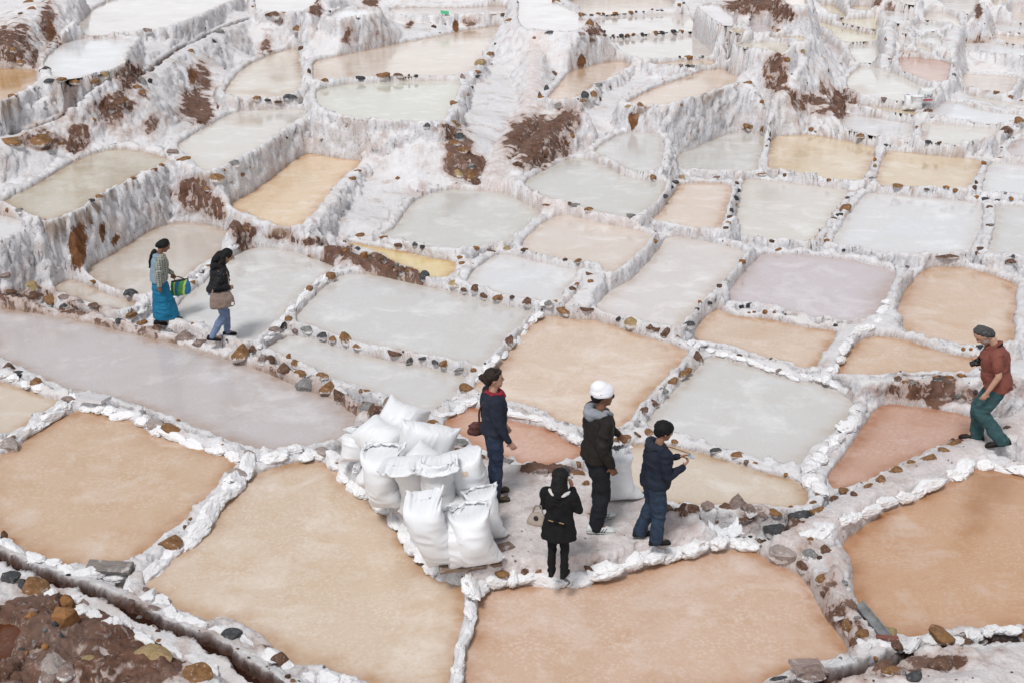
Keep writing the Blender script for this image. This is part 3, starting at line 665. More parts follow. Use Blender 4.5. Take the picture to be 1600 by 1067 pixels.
# ---- masks painted by place: where the earth or rusty clay shows in the photograph
SOILB = [(65,222,42,14,.9),(205,118,26,20,.9),(122,218,20,26,1),(190,165,26,16,.8),(178,170,40,26,.7),(235,200,14,20,.8),(305,165,26,26,.9),(318,180,16,22,.9),
 (20,70,34,36,.75),(40,90,40,20,.5),(75,40,14,40,.8),(315,120,20,26,.7),(300,305,28,28,1),(330,318,26,14,.8),(718,248,24,40,.95),(700,215,18,22,.6),(840,222,50,42,1),(880,190,26,24,.9),
 (1215,118,22,34,.9),(1180,8,55,16,1),(1225,22,24,14,.9),(1272,160,36,22,.6),(1312,162,14,26,.95),(1290,140,14,16,.6),(1370,5,10,10,.8),(1400,12,26,5,.8),
 (1525,64,22,7,.85),(1527,18,7,14,.9),(1415,610,42,20,1),(1470,612,40,22,1),(1510,615,26,22,.9),(1560,605,40,20,.8),
 (415,72,12,18,.6),(437,30,18,10,.7),(545,55,12,22,.7),(495,10,10,14,.8),(580,4,10,10,.9),(590,52,14,16,.4),(640,40,8,10,.6),(735,35,14,9,.6),
 (120,480,60,16,.5),(50,460,60,14,.6),(1560,115,0,0,0),(1495,690,20,8,.5),(1300,960,20,30,.30),(1335,1000,22,14,.55),(1290,905,12,20,.25),
 (990,745,30,10,.5),(860,733,50,9,.6),(780,716,20,10,.5),(690,690,30,10,.3),(1470,1032,75,15,.75),(1400,1050,40,12,.6),(1300,1068,60,8,.4),(190,150,14,10,.7),(930,45,18,10,.6)]
SOILB += [(340,335,20,10,.85),(385,358,22,9,.85),(430,368,28,9,.85),(480,378,28,9,.8),(530,391,28,9,.85),(575,402,22,9,.9),(612,413,16,6,.8),(470,60,0,0,0),(100,180,14,10,.5),(60,200,20,9,.5),(225,150,16,14,.4),(150,60,10,18,.3),(95,70,12,16,.5),(745,262,14,26,.85),(730,225,16,20,.8),(655,300,20,10,.3),(1330,150,14,18,.6),(1280,172,20,12,.6),(1240,150,14,16,.5)]
RUSTB = [(122,385,20,44,1),(158,362,7,22,.9),(180,378,9,14,.8),(140,345,8,14,.6),(712,44,7,14,1),(905,100,7,17,1),(992,190,8,17,1),(80,50,9,34,.7),(300,118,10,22,.8),(340,165,6,12,.7),(1190,205,10,10,.8),(1168,203,12,8,.7),(1385,65,3,8,.7)]
def blobs(U, Vv, L, warp=True):
    r = np.zeros(U.shape)
    if warp:
        dU = 9 * fbm(U * .06, Vv * .06, 81, 4); dV = 9 * fbm(U * .06, Vv * .06, 91, 4)
        U = U + dU; Vv = Vv + dV
    for u, v, a, b, s in L:
        if a <= 0: continue
        r = np.maximum(r, s * np.exp(-(((U - u) / a) ** 2 + ((Vv - v) / b) ** 2) ** 1.5))
    return r

_PU, _PV = project(np.stack([GX, GY, GZ], -1))
soilA = np.maximum(ATT[2], blobs(_PU, _PV, SOILB))
rustA = blobs(_PU, _PV, RUSTB)
nearA = ATT[0]
iw = ATT[4].astype(int)
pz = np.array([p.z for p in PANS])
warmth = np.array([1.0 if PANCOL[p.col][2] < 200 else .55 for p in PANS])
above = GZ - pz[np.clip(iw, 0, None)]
stain_shadeA = np.exp(-(np.clip(above - .0, 0, 9) / .022) ** 2) * (nearA < .12) * warmth[np.clip(iw, 0, None)]  # waterline stain and painted contact shade in one band
idx = np.arange(NC * NR).reshape(NC, NR)
quads = np.stack([idx[:-1, :-1], idx[1:, :-1], idx[1:, 1:], idx[:-1, 1:]], -1).reshape(-1, 4)
GV = np.stack([GX, GY, GZ], -1).reshape(-1, 3)
fc = quads
pm = (ATT[1].ravel()[fc].mean(1) > .5)
sm = (soilA.ravel()[fc].mean(1) > .55) & ~pm & (GV[fc[:, 0], 1] < 13.2)
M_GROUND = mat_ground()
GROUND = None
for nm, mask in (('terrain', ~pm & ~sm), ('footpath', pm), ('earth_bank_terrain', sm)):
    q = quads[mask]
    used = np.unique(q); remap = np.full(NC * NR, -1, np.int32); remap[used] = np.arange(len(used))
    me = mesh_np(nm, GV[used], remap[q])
    for an, av in (('soil', soilA), ('rust', rustA), ('path', ATT[1]), ('stain', stain_shadeA), ('dig', ATT[3] * (1 - np.clip(STEEP * 1.3, 0, 1) * (GY > 20) * np.where(GX > 2, 1, .3)))):
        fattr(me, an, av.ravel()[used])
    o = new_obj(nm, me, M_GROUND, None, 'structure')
    if nm == 'terrain': GROUND = o

# ---- brine in the pans
PSTAIN_REFL = [(720,52,26,9,.5),(545+0,185,0,0,0),(910,115,10,12,.5),(1530,790,26,26,.55),(1555,760,38,30,.55),(1520,825,22,14,.4),(1390,455,40,26,.25),(1380,470,30,30,.25),(410,148,60,5,.55),(390,189,22,7,.5),  # pan stains, plus a dark reflection painted into the right-hand pan
 (1345,140,22,6,.55),(1478,265,30,10,.2),(1440,440,10,18,.25),(400,1000,50,10,.0),(1450,560,60,14,.18),(1180,520,60,16,.2),(640,880,30,40,.25),(700,1030,40,20,.2)]
WMAT = {}
def inset_d(pts, poly): return seg_dist(pts[:, 0], pts[:, 1], poly)
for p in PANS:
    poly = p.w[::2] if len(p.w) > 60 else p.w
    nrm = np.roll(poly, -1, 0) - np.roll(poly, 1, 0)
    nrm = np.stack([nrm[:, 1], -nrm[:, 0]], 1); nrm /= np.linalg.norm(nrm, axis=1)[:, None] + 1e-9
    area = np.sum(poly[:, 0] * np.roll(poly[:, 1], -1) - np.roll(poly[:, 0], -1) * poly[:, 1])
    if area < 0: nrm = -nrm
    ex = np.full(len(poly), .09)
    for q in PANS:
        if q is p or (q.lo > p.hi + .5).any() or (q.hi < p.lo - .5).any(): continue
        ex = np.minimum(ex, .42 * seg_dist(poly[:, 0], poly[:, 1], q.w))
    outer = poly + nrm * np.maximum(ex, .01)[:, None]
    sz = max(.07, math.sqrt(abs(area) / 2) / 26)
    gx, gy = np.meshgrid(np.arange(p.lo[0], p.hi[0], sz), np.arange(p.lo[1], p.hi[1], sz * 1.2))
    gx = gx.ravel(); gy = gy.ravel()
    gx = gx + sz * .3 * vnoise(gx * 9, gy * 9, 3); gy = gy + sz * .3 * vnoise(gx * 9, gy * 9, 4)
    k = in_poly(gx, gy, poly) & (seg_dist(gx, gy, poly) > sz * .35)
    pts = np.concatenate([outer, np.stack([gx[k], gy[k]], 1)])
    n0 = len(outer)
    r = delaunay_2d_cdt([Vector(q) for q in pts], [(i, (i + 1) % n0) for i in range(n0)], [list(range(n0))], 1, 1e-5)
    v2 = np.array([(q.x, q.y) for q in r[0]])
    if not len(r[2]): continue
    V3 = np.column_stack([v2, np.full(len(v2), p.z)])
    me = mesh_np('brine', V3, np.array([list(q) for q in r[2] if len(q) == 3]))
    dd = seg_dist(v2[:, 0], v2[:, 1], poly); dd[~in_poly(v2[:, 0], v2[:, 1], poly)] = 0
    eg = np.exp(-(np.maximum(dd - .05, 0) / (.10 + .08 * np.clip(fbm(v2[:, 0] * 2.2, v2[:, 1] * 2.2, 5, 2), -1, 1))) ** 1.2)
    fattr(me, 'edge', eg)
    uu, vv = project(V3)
    fattr(me, 'stain', blobs(uu, vv, PSTAIN_REFL))
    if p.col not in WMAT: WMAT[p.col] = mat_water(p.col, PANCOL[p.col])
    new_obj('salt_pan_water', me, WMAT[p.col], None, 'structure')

# dark brine running in the ditches
M_DITCH = NT('ditch_brine').done((.030, .012, .008), .22, None, .25)
for kd, P3, hw, k, dep, lo, hi in DITCHES:
    if kd == 'canal': continue
    a = P3
    t = np.gradient(a[:, :2], axis=0); t /= np.linalg.norm(t, axis=1)[:, None]
    nn = np.stack([t[:, 1], -t[:, 0]], 1) * (hw + .06)
    zz = a[:, 2] - dep + .035
    L = np.column_stack([a[:, :2] - nn, zz]); Rr = np.column_stack([a[:, :2] + nn, zz])
    V = np.concatenate([L, Rr]); n = len(a)
    F = [(i, i + n, i + n + 1, i + 1) for i in range(n - 1)]
    new_obj('ditch_water', mesh_np('ditch_water', V, F), M_DITCH, None, 'structure')
# ------------------------------------------------------------------ stones set in the banks
STONE_DATA = """10,436,16,10,p;20,456,18,13,b;51,446,22,15,t;54,461,24,14,b;81,468,26,15,o;101,465,20,9,p;105,480,22,9,d;125,472,14,6,g;145,478,16,6,b;186,500,15,11,d;204,498,18,12,o;222,502,16,17,o;208,486,12,8,o;246,513,18,13,b;267,513,16,14,g;290,524,30,16,p;310,532,20,15,p;334,528,14,14,b;375,552,28,24,o;395,544,16,12,b;410,563,14,18,p;422,559,18,18,b;445,573,24,20,b;462,571,14,12,o;467,583,18,16,o;481,596,34,20,g;503,588,22,8,o;510,601,24,16,o;532,612,26,24,b;569,613,18,8,o;574,632,26,18,g;586,640,22,26,b;609,632,28,16,p;641,645,18,8,d;660,652,16,14,o;675,664,18,18,o;697,677,22,12,b;714,689,36,18,g;739,704,22,20,o;751,706,10,14,o;540,532,18,16,o;560,544,18,8,o;619,554,26,12,b;643,562,20,10,d;663,564,18,7,d;680,568,12,12,d;695,568,20,13,o;719,576,22,8,g;739,578,10,7,o;461,517,10,7,p;481,519,20,11,g;505,524,18,11,d;521,529,14,8,o;515,431,18,16,o;483,451,12,14,o;451,498,12,12,o;440,509,14,10,d;429,515,16,10,p;359,401,12,10,o;324,416,14,8,o;300,440,10,6,o;147,439,12,6,o;165,443,12,5,b;187,451,12,5,b;204,456,22,12,d;559,387,12,7,d;594,402,22,16,b;611,417,10,6,b;626,419,16,12,b;640,424,14,10,o;663,430,16,14,d;711,446,20,12,t;726,453,12,8,b;743,453,14,14,b;758,460,16,10,b;780,466,24,12,o;800,469,8,6,b;825,474,18,14,b;844,483,8,8,d;856,478,14,10,g;881,485,24,14,o;869,475,8,5,o;918,485,24,8,b;562,366,16,11,o;599,374,14,5,o;626,383,18,10,b;650,385,12,7,d;660,391,8,6,d;719,401,10,7,o;743,399,12,6,o;724,411,14,5,o;768,390,14,8,b;793,388,12,8,t;819,394,12,6,b;894,451,12,10,b;905,444,12,8,o;923,438,10,8,o;921,428,12,8,b;903,410,12,7,o;883,405,8,5,b;1023,379,10,8,o;967,498,10,7,d;987,505,22,14,t;1016,511,14,12,b;1026,516,10,8,b;1041,520,18,16,b;1058,527,12,8,o;795,531,14,16,b;729,603,22,12,o;1065,581,20,14,o;1050,593,18,14,o;1021,627,18,12,b;1006,640,14,10,b;1036,610,16,10,g;996,677,14,14,b;972,681,30,10,o;1013,676,14,10,o;1055,689,12,8,o;1089,556,18,22,b;1070,580,22,14,o;1090,541,10,10,b;1077,505,18,10,d;1107,472,12,6,d;1124,448,8,8,b;1089,485,8,5,d;1160,411,10,7,o;1170,478,10,8,d;1158,480,8,6,d;1195,487,8,6,o;1170,488,6,5,o;1178,488,6,4,o;1209,488,6,5,b;1229,491,6,4,b;1305,507,8,6,d;1156,554,10,8,b;1205,561,6,4,b;1217,580,12,7,p;1205,379,10,6,b;1217,389,12,5,o;1291,375,8,6,o;1318,394,6,4,d;1398,402,6,4,d;1438,403,10,4,b;1479,402,36,4,b;1416,417,10,4,p;1576,424,16,8,b;1532,387,12,5,b;1526,397,10,5,b;1546,353,10,4,b;1581,402,16,6,d;1507,545,10,7,o;1517,546,6,5,o;1531,545,12,6,d;1414,598,12,7,o;1401,596,12,10,b;1430,598,20,6,g;1483,588,14,5,o;1502,586,16,5,o;1465,591,18,5,d;1325,660,14,9,o;1337,640,14,6,p;1117,703,22,6,d;1153,710,22,7,o;1179,722,8,5,o;1229,740,10,5,o;1280,770,16,6,o;1270,783,12,8,o;1278,796,28,16,o;1249,805,36,26,d;1211,822,34,20,d;1304,777,16,12,b;1318,769,18,12,o;1335,771,12,10,b;1356,758,18,8,o;1376,748,18,12,o;1401,733,24,12,o;1426,721,18,8,o;1450,712,24,14,o;1475,702,18,8,o;1490,691,24,12,o;1573,667,14,6,b;1155,786,30,24,p;1132,789,18,14,b;1170,791,26,20,p;1081,793,26,16,b;1105,789,20,14,p;1122,813,14,10,b;1067,800,16,14,b;1191,803,18,12,p;1211,800,22,9,o;1163,813,22,10,b;1266,839,10,10,o;1290,856,24,18,b;1225,860,44,24,s;1256,881,20,16,b;1285,903,22,12,o;1287,925,10,8,b;1316,953,32,14,b;1328,972,26,22,o;1347,985,20,16,o;1310,962,14,14,d;1388,989,26,18,t;1400,1013,18,16,b;1313,1025,6,8,g;1266,862,24,14,g;1318,910,16,12,g;1471,992,40,26,o;1595,991,16,20,o;1466,1034,44,24,b;1514,1006,60,18,b;1390,1044,28,14,o;1430,1054,26,26,d;1217,1058,26,14,d;1266,1049,44,20,p;1411,1049,10,10,g;267,844,36,26,o;358,752,26,12,g;372,738,30,14,s;389,707,18,10,s;506,707,36,14,s;361,989,32,22,d;437,1027,28,22,b;7,836,12,18,b;237,948,26,8,p;14,574,24,18,b;27,585,26,14,d;57,596,18,16,o;110,622,28,14,p;14,688,34,24,s;245,662,28,18,s;268,669,30,20,o;74,649,14,10,s;587,759,24,16,p;617,787,20,8,b;783,899,26,16,o;819,893,16,16,b;841,898,10,14,o;931,887,38,20,b;884,906,14,10,g;795,721,18,10,g;843,733,26,12,p;879,736,28,20,d;905,736,20,14,o;901,724,14,14,o;915,753,12,12,o;17,901,28,26,d;38,910,32,32,d;57,913,44,34,o;84,937,40,34,b;96,944,24,22,d;127,942,30,16,p;248,999,8,10,o;310,1044,44,40,o;241,1016,60,20,t;139,1027,20,8,t;76,1054,30,24,p;103,1047,28,20,p;17,1063,40,20,p;200,1058,24,10,b;83,1034,46,34,s;45,2,18,9,o;50,13,14,8,o;33,21,10,6,b;20,87,18,22,b;21,77,10,10,o;32,98,14,7,o;72,106,16,8,d;77,126,16,8,d;97,137,18,6,o;118,133,18,9,o;125,121,10,6,b;146,129,20,12,o;164,116,14,12,t;194,108,10,12,b;199,98,8,8,d;231,56,16,8,p;21,154,14,8,o;192,157,20,10,o;222,127,18,18,g;213,136,18,9,o;223,144,10,10,o;234,126,8,10,d;343,51,20,10,g;332,64,10,8,d;299,80,12,8,o;20,223,38,14,o;61,216,34,24,o;184,162,30,16,b;175,169,14,12,b;145,186,10,8,o;366,259,18,10,g;339,278,22,14,o;348,268,10,6,o;376,276,14,9,o;388,260,8,6,t;435,223,8,8,o;447,218,8,4,b;413,236,6,4,o;402,164,12,8,o;418,161,12,5,d;435,160,12,4,b;454,159,22,10,d;287,248,22,8,o;270,238,22,8,p;253,262,8,7,o;240,268,12,6,o;209,280,10,4,o;155,307,12,8,o;143,313,12,5,d;12,329,8,8,o;32,334,12,8,g;324,297,12,8,o;95,226,8,8,o;81,240,14,12,g;483,111,6,14,b;506,125,14,8,o;471,76,10,8,b;466,51,16,12,o;427,32,30,12,b;599,118,22,12,o;564,123,16,5,d;622,118,16,6,b;639,120,4,4,b;650,120,6,4,d;723,120,8,14,p;751,98,18,12,t;766,88,12,8,o;775,69,6,4,d;746,111,12,6,o;746,120,8,5,d;729,150,12,8,o;709,161,12,8,o;709,191,10,6,o;714,197,12,8,o;717,212,18,14,d;668,198,14,9,d;695,203,8,9,d;709,223,20,8,o;724,236,18,10,o;700,242,12,5,o;716,270,16,14,t;736,260,16,10,g;739,273,24,20,o;746,285,20,14,b;795,33,14,7,o;786,27,8,5,b;678,42,8,8,b;621,278,8,6,o;559,266,12,5,o;549,278,16,9,o;835,61,6,5,o;859,51,16,8,d;921,51,22,14,b;908,55,14,8,p;921,62,20,10,b;921,35,14,16,o;910,23,12,10,o;869,1,12,4,o;867,116,14,12,b;854,137,8,14,d;864,127,6,8,d;844,149,8,14,b;846,154,10,6,o;873,164,16,9,g;910,160,14,7,o;935,136,14,8,g;927,147,12,14,o;914,151,14,12,d;937,157,6,8,b;950,138,8,6,b;984,167,18,7,t;1001,167,12,8,o;893,211,10,6,o;883,223,10,7,o;1024,277,18,9,o;1055,285,12,8,d;1038,308,14,8,d;1048,294,10,5,d;986,344,14,5,g;854,320,14,5,o;889,319,14,7,b;899,324,14,6,g;920,328,14,8,o;1066,277,10,10,t;1063,164,8,5,o;924,25,7,3,b;935,23,8,4,o;943,23,5,3,b;961,22,9,4,o;986,20,7,4,o;994,19,4,2,d;1005,19,5,2,d;1019,17,4,2,d;1027,17,6,3,d;1034,16,6,3,b;1053,16,5,3,b;1061,15,7,4,o;1068,16,5,3,d;944,56,7,4,b;958,55,5,4,b;971,55,8,6,d;980,55,7,4,o;990,53,7,4,o;1003,52,6,4,d;1024,51,8,6,o;1034,50,8,4,d;1053,48,9,5,d;1065,48,9,4,o;1075,47,5,3,d;1077,88,13,6,o;1062,91,4,3,d;1229,94,10,8,o;1254,86,7,8,t;1210,115,8,6,o;1203,121,12,6,o;1168,128,14,7,o;1259,131,6,5,d;1291,110,12,6,d;1314,101,5,6,o;1138,67,6,5,o;1190,159,7,7,o;1172,156,4,5,b;1065,49,8,4,o;1098,89,5,3,g;1082,105,10,5,g;1074,110,8,4,d;1063,111,8,6,p;1210,43,8,5,o;1217,47,8,5,o;1235,41,6,6,b;1171,201,20,10,o;1192,201,10,12,o;1268,204,12,7,o;1345,219,16,6,o;1290,197,8,4,b;1276,206,10,4,t;1202,206,5,10,d;1448,236,12,6,d;1465,240,8,4,b;1386,231,10,4,d;1563,246,10,4,o;1190,272,20,6,o;1229,276,12,5,b;1121,276,12,6,p;1295,285,8,4,o;1352,291,10,4,o;1357,285,6,9,o;1367,250,5,9,o;1367,260,6,8,t;1403,297,20,6,o;1448,300,8,3,b;1477,301,10,5,o;1492,301,8,6,o;1526,306,9,8,o;1538,255,8,6,o;1522,294,7,9,b;1526,285,6,10,b;1539,310,12,6,d;1558,312,8,4,d;1580,312,10,7,o;1568,310,7,5,g;1546,322,10,6,b;1548,353,10,5,g;1320,322,20,15,o;1311,334,12,6,d;1303,340,10,5,b;1325,310,8,4,b;1151,287,7,6,b;1153,297,8,8,d;1150,308,10,8,d;1148,319,8,12,o;1142,329,9,7,d;1141,338,10,7,b;1138,347,9,8,t;1134,356,9,7,b;1202,218,5,8,d;1198,229,4,5,b;1593,186,14,9,o;1586,194,12,9,o;1573,206,20,14,b;1516,228,8,12,b;1450,173,14,8,b;1387,230,9,5,d;1389,97,8,5,o;1313,101,5,5,o;1491,116,6,5,g;1556,150,9,3,o;1579,152,8,6,o;1596,157,8,5,o;1433,198,5,5,o;1416,223,7,3,d;1454,173,9,6,o;1381,164,10,6,p"""
rs = np.random.RandomState(3)

def ico(sub):
    bm = bmesh.new(); bmesh.ops.create_icosphere(bm, subdivisions=sub, radius=1.0)
    V = np.array([v.co[:] for v in bm.verts]); F = np.array([[v.index for v in f.verts] for f in bm.faces]); bm.free()
    return V, F
ICO1, ICO2, ICO3 = ico(1), ico(2), ico(3)

def n3(P, s, k):
    return (vnoise(P[:, 0] * k + s * 3.1, P[:, 1] * k + P[:, 2] * k * .7 + s, s) + vnoise(P[:, 2] * k + s, P[:, 0] * k - P[:, 1] * k * .6, s + 9)) * .5

def rock_mesh(seed, base, cuts=7, rough=.16):
    V, F = base; V = V.copy(); r = np.random.RandomState(seed)
    for _ in range(cuts):
        d = r.normal(size=3); d /= np.linalg.norm(d); c = r.uniform(.42, .86)
        t = V @ d; k = t > c
        V[k] -= (t[k] - c)[:, None] * d * .92
    V *= (1 + rough * n3(V, seed, 1.6) + rough * .6 * n3(V, seed + 5, 4) + rough * .35 * n3(V, seed + 8, 9))[:, None]
    V -= (V.max(0) + V.min(0)) / 2
    V /= (V.max(0) - V.min(0)) / 2
    return V, F

def mat_stone(name, a, b, dust=.5):
    m = NT('stone_' + name)
    v = m.coord('Object', (1, 1, 1)); g = m.coord('Generated')
    c = m.mix(m.ramp(m.noise(v, 1.9, 8, .7, .3), (.3, 0), (.7, 1)), a, b)
    c = m.mix(m.ramp(m.noise(v, 7, 6, .75), (.30, .75), (.43, 0)), c, tuple(np.array(a) * .45))
    sp = m.n('ShaderNodeSeparateXYZ'); m.l(g, sp.inputs[0])
    creep = m.math('ADD', m.math('MULTIPLY', m.ramp(sp.outputs['Z'], (.15, 1), (.6, 0)), .42), m.math('MULTIPLY', m.noise(v, 2.6, 8, .75), 1.0))
    c = m.mix(m.math('MULTIPLY', m.ramp(creep, (.58, 0), (.70, 1)), dust), c, (.72, .70, .70))
    nb = m.bump(m.noise(v, 4.5, 8, .75), .8, .012)
    return m.done(c, .85, nb, .2)
SMAT = {'o': mat_stone('ochre', (.125, .060, .024), (.31, .17, .08), .8), 'b': mat_stone('umber', (.062, .034, .024), (.19, .105, .07), .75),
 'd': mat_stone('slate', (.032, .034, .038), (.10, .10, .105), .6), 'g': mat_stone('grey', (.12, .12, .12), (.28, .275, .265), .9),
 'p': mat_stone('mauve', (.14, .095, .08), (.33, .255, .23), 1.0), 't': mat_stone('tan', (.22, .15, .07), (.42, .31, .17), .8), 's': mat_stone('crusted', (.22, .17, .15), (.42, .37, .35), 1.0)}
ROCKS = {}
def rock(c, big, k):
    key = (c, big, k)
    if key not in ROCKS:
        V, F = rock_mesh(40 + k + 17 * 'obdgpts'.index(c), ICO3 if big else ICO2, 13 if big else 9, .15)
        me = mesh_np('stone', V, F, False if not big else False); me.materials.append(SMAT[c]); ROCKS[key] = me
    return ROCKS[key]

ST = []
for q in STONE_DATA.split(';'):
    u, v, a, b, c = q.split(','); ST.append((float(u), float(v), float(a), float(b), c))
ST.sort(key=lambda s: -s[2] * s[3])
SP3 = hit([s[0] for s in ST], [s[1] + s[3] * .22 for s in ST])
rest = {}
for i, ((u, v, a, b, c), P) in enumerate(zip(ST, SP3)):
    depth = P[1] * CP - (P[2] - CAMH) * SP
    mpp = depth / FPX * 1.08
    W = a * mpp; Hh = b * mpp * rs.uniform(.95, 1.1); D = max(min(W, Hh * 1.3), W * .6) * rs.uniform(.85, 1.1)
    rot = Quaternion((0, 0, 1), rs.uniform(-.45, .45) + (math.pi if rs.rand() < .5 else 0)) @ Quaternion((1, 0, 0), rs.uniform(-.2, .2))
    loc = Vector((P[0], P[1], P[2] - Hh * rs.uniform(-.02, .20)))
    if i < 296:
        me = rock(c, a * b > 330, i % 5)
        o = bpy.data.objects.new('stone', me); COL.objects.link(o); o.parent = GROUND
        o.location = loc; o.rotation_mode = 'QUATERNION'; o.rotation_quaternion = rot; o.scale = (W / 2, D / 2, Hh / 2 * 1.15)
    else:
        V, F = rock_mesh(300 + i % 9, ICO1, 6, .17)
        Mx = np.array(rot.to_matrix())
        rest.setdefault(c, []).append(((V * np.array([W / 2, D / 2, Hh / 2])) @ Mx.T + np.array(loc), F))

# small stones and grit past the count, set in the banks: one object
def bank_points(n, seed, pred):
    r = np.random.RandomState(seed); out = []
    ci = r.randint(0, NC, n * 12); ri = r.randint(0, NR, n * 12)
    for a, b in zip(ci, ri):
        if pred(a, b): out.append((GX[a, b], GY[a, b], GZ[a, b], soilA[a, b]))
        if len(out) >= n: break
    return out
ks = list('obdgp')
for (x, y, z, so) in bank_points(1500, 5, lambda a, b: (.015 < ATT[0][a, b] < .5 and GY[a, b] < 60 and ATT[1][a, b] < .5 and rs.rand() < (.10 + .25 * soilA[a, b]))):
    s = rs.uniform(.008, .022) * (1 + 1.2 * so) * (1 + y / 40) * (2.0 if rs.rand() < .12 else 1)
    V, F = rock_mesh(300 + rs.randint(9), ICO1 if s > .05 else ICO1, 5, .17)
    rest.setdefault(ks[rs.randint(5)], []).append((V * s * rs.uniform(.6, 1.3, 3) + np.array([x, y, z]), F))
for (x, y, z, so) in bank_points(260, 6, lambda a, b: ATT[1][a, b] > .6 and GY[a, b] < 24):
    s = rs.uniform(.006, .016)
    V, F = rock_mesh(300 + rs.randint(9), ICO1, 5, .17)
    rest.setdefault(ks[rs.randint(5)], []).append((V * s * rs.uniform(.6, 1.3, 3) + np.array([x, y, z]), F))
Vs, Fs, Ms = [], [], []; off = 0
keys = list(rest)
for mi, c in enumerate(keys):
    for V, F in rest[c]:
        Vs.append(V); Fs.append(F + off); Ms.append(np.full(len(F), mi)); off += len(V)
me = mesh_np('small_stones', np.concatenate(Vs), np.concatenate(Fs), False)
SMAT_W = {}
for c in keys:
    m = NT('pebble_' + c); vv = m.coord('Object')
    col = {'o': (.26, .125, .05), 'b': (.12, .068, .046), 'd': (.055, .056, .06), 'g': (.2, .195, .19), 'p': (.24, .17, .15), 't': (.33, .23, .12), 's': (.4, .35, .33)}[c]
    cc = m.mix(m.ramp(m.noise(vv, 9, 6, .7), (.35, 0), (.65, 1)), tuple(np.array(col) * .55), tuple(np.array(col) * 1.25))
    me.materials.append(m.done(cc, .85, m.bump(m.noise(vv, 30, 6, .7), .6, .03), .2))
me.polygons.foreach_set('material_index', np.concatenate(Ms).astype(np.int32))
new_obj('gravel', me, None, GROUND, 'stuff')

# ---- lumps of salt-covered stone that make up the nearer banks
LUMPS = [
 (30,24,[(520,716),(530,728),(545,744),(560,760),(585,777),(606,792),(622,812),(634,836),(652,860),(672,880),(692,893),(714,903),(740,913)]),
 (44,27,[(745,912),(770,906),(800,902),(835,905),(870,906),(905,899),(935,892),(970,876),(1000,866),(1035,862),(1065,858),(1092,850),(1132,840),(1166,846),(1200,856)]),
 (34,24,[(385,724),(372,741),(360,758),(345,776),(326,801),(306,826),(290,844),(268,862),(245,882),(222,898)]),
 (36,20,[(120,626),(148,634),(175,641),(200,645),(222,656),(250,668),(270,676),(290,685),(312,694),(337,701),(362,710),(388,718)]),
 (32,18,[(400,718),(425,714),(450,707),(475,706),(510,708)]),
 (26,14,[(0,582),(20,588),(50,600),(80,612)]),
 (28,17,[(0,690),(30,680),(55,665),(80,648),(100,635)]),
 (26,13,[(696,644),(725,630),(745,627),(775,634),(800,645),(830,649),(855,657),(885,676),(910,690)]),
 (38,22,[(1262,832),(1300,816),(1335,805),(1365,788),(1400,777),(1430,767),(1460,747),(1490,738),(1515,722),(1550,722),(1590,732),(1640,745)]),
 (30,16,[(1350,1002),(1400,1006),(1450,1001),(1500,994),(1540,990),(1590,985)]),
 (24,18,[(1337,640),(1326,660),(1311,680),(1290,702),(1270,722),(1256,742),(1276,752),(1286,765)]),
 (15,10,[(850,490),(826,506),(812,524),(796,544),(776,562),(758,580),(742,594)]),
 (16,9,[(1080,536),(1110,548),(1150,558),(1190,570),(1230,584),(1270,590),(1310,600)]),
 (22,13,[(728,922),(735,945),(737,965),(730,990),(722,1010),(716,1040),(712,1065),(708,1090)]),
 (14,8,[(520,425),(500,440),(480,455),(462,475),(450,490),(436,508),(420,525),(406,540)]),
 (13,8,[(366,385),(345,402),(325,416),(305,432),(285,448),(268,462),(240,480),(220,490)]),
 (34,20,[(-10,840),(20,854),(60,874),(105,889),(150,897),(205,910),(240,934),(270,956),(305,974),(350,984),(392,1000),(424,1022),(455,1046),(500,1058),(550,1066)]),
 (30,20,[(55,912),(105,938),(145,956),(190,975),(230,997),(270,1014),(315,1034),(352,1060)]),
 (22,13,[(1385,470),(1370,500),(1340,515),(1320,540),(1305,570),(1290,590)]),
]
ICO4 = ico(5)
LM = [rock_mesh(700 + k, ICO4, 2, .20) for k in range(6)]
LMESH = []
for k, (V, F) in enumerate(LM):
    V = V * (1 + .08 * vnoise3(V[:, 0] * 3 + k * 9, V[:, 1] * 3, V[:, 2] * 3, 1) + .05 * vnoise3(V[:, 0] * 7, V[:, 1] * 7 + k * 5, V[:, 2] * 7, 2) + .038 * vnoise3(V[:, 0] * 15, V[:, 1] * 15, V[:, 2] * 15 + k * 3, 3) + .026 * vnoise3(V[:, 0] * 30, V[:, 1] * 30, V[:, 2] * 30 + k, 4))[:, None]
    me = mesh_np('salt_lump', V, F, True); me.materials.append(None); LMESH.append(me)
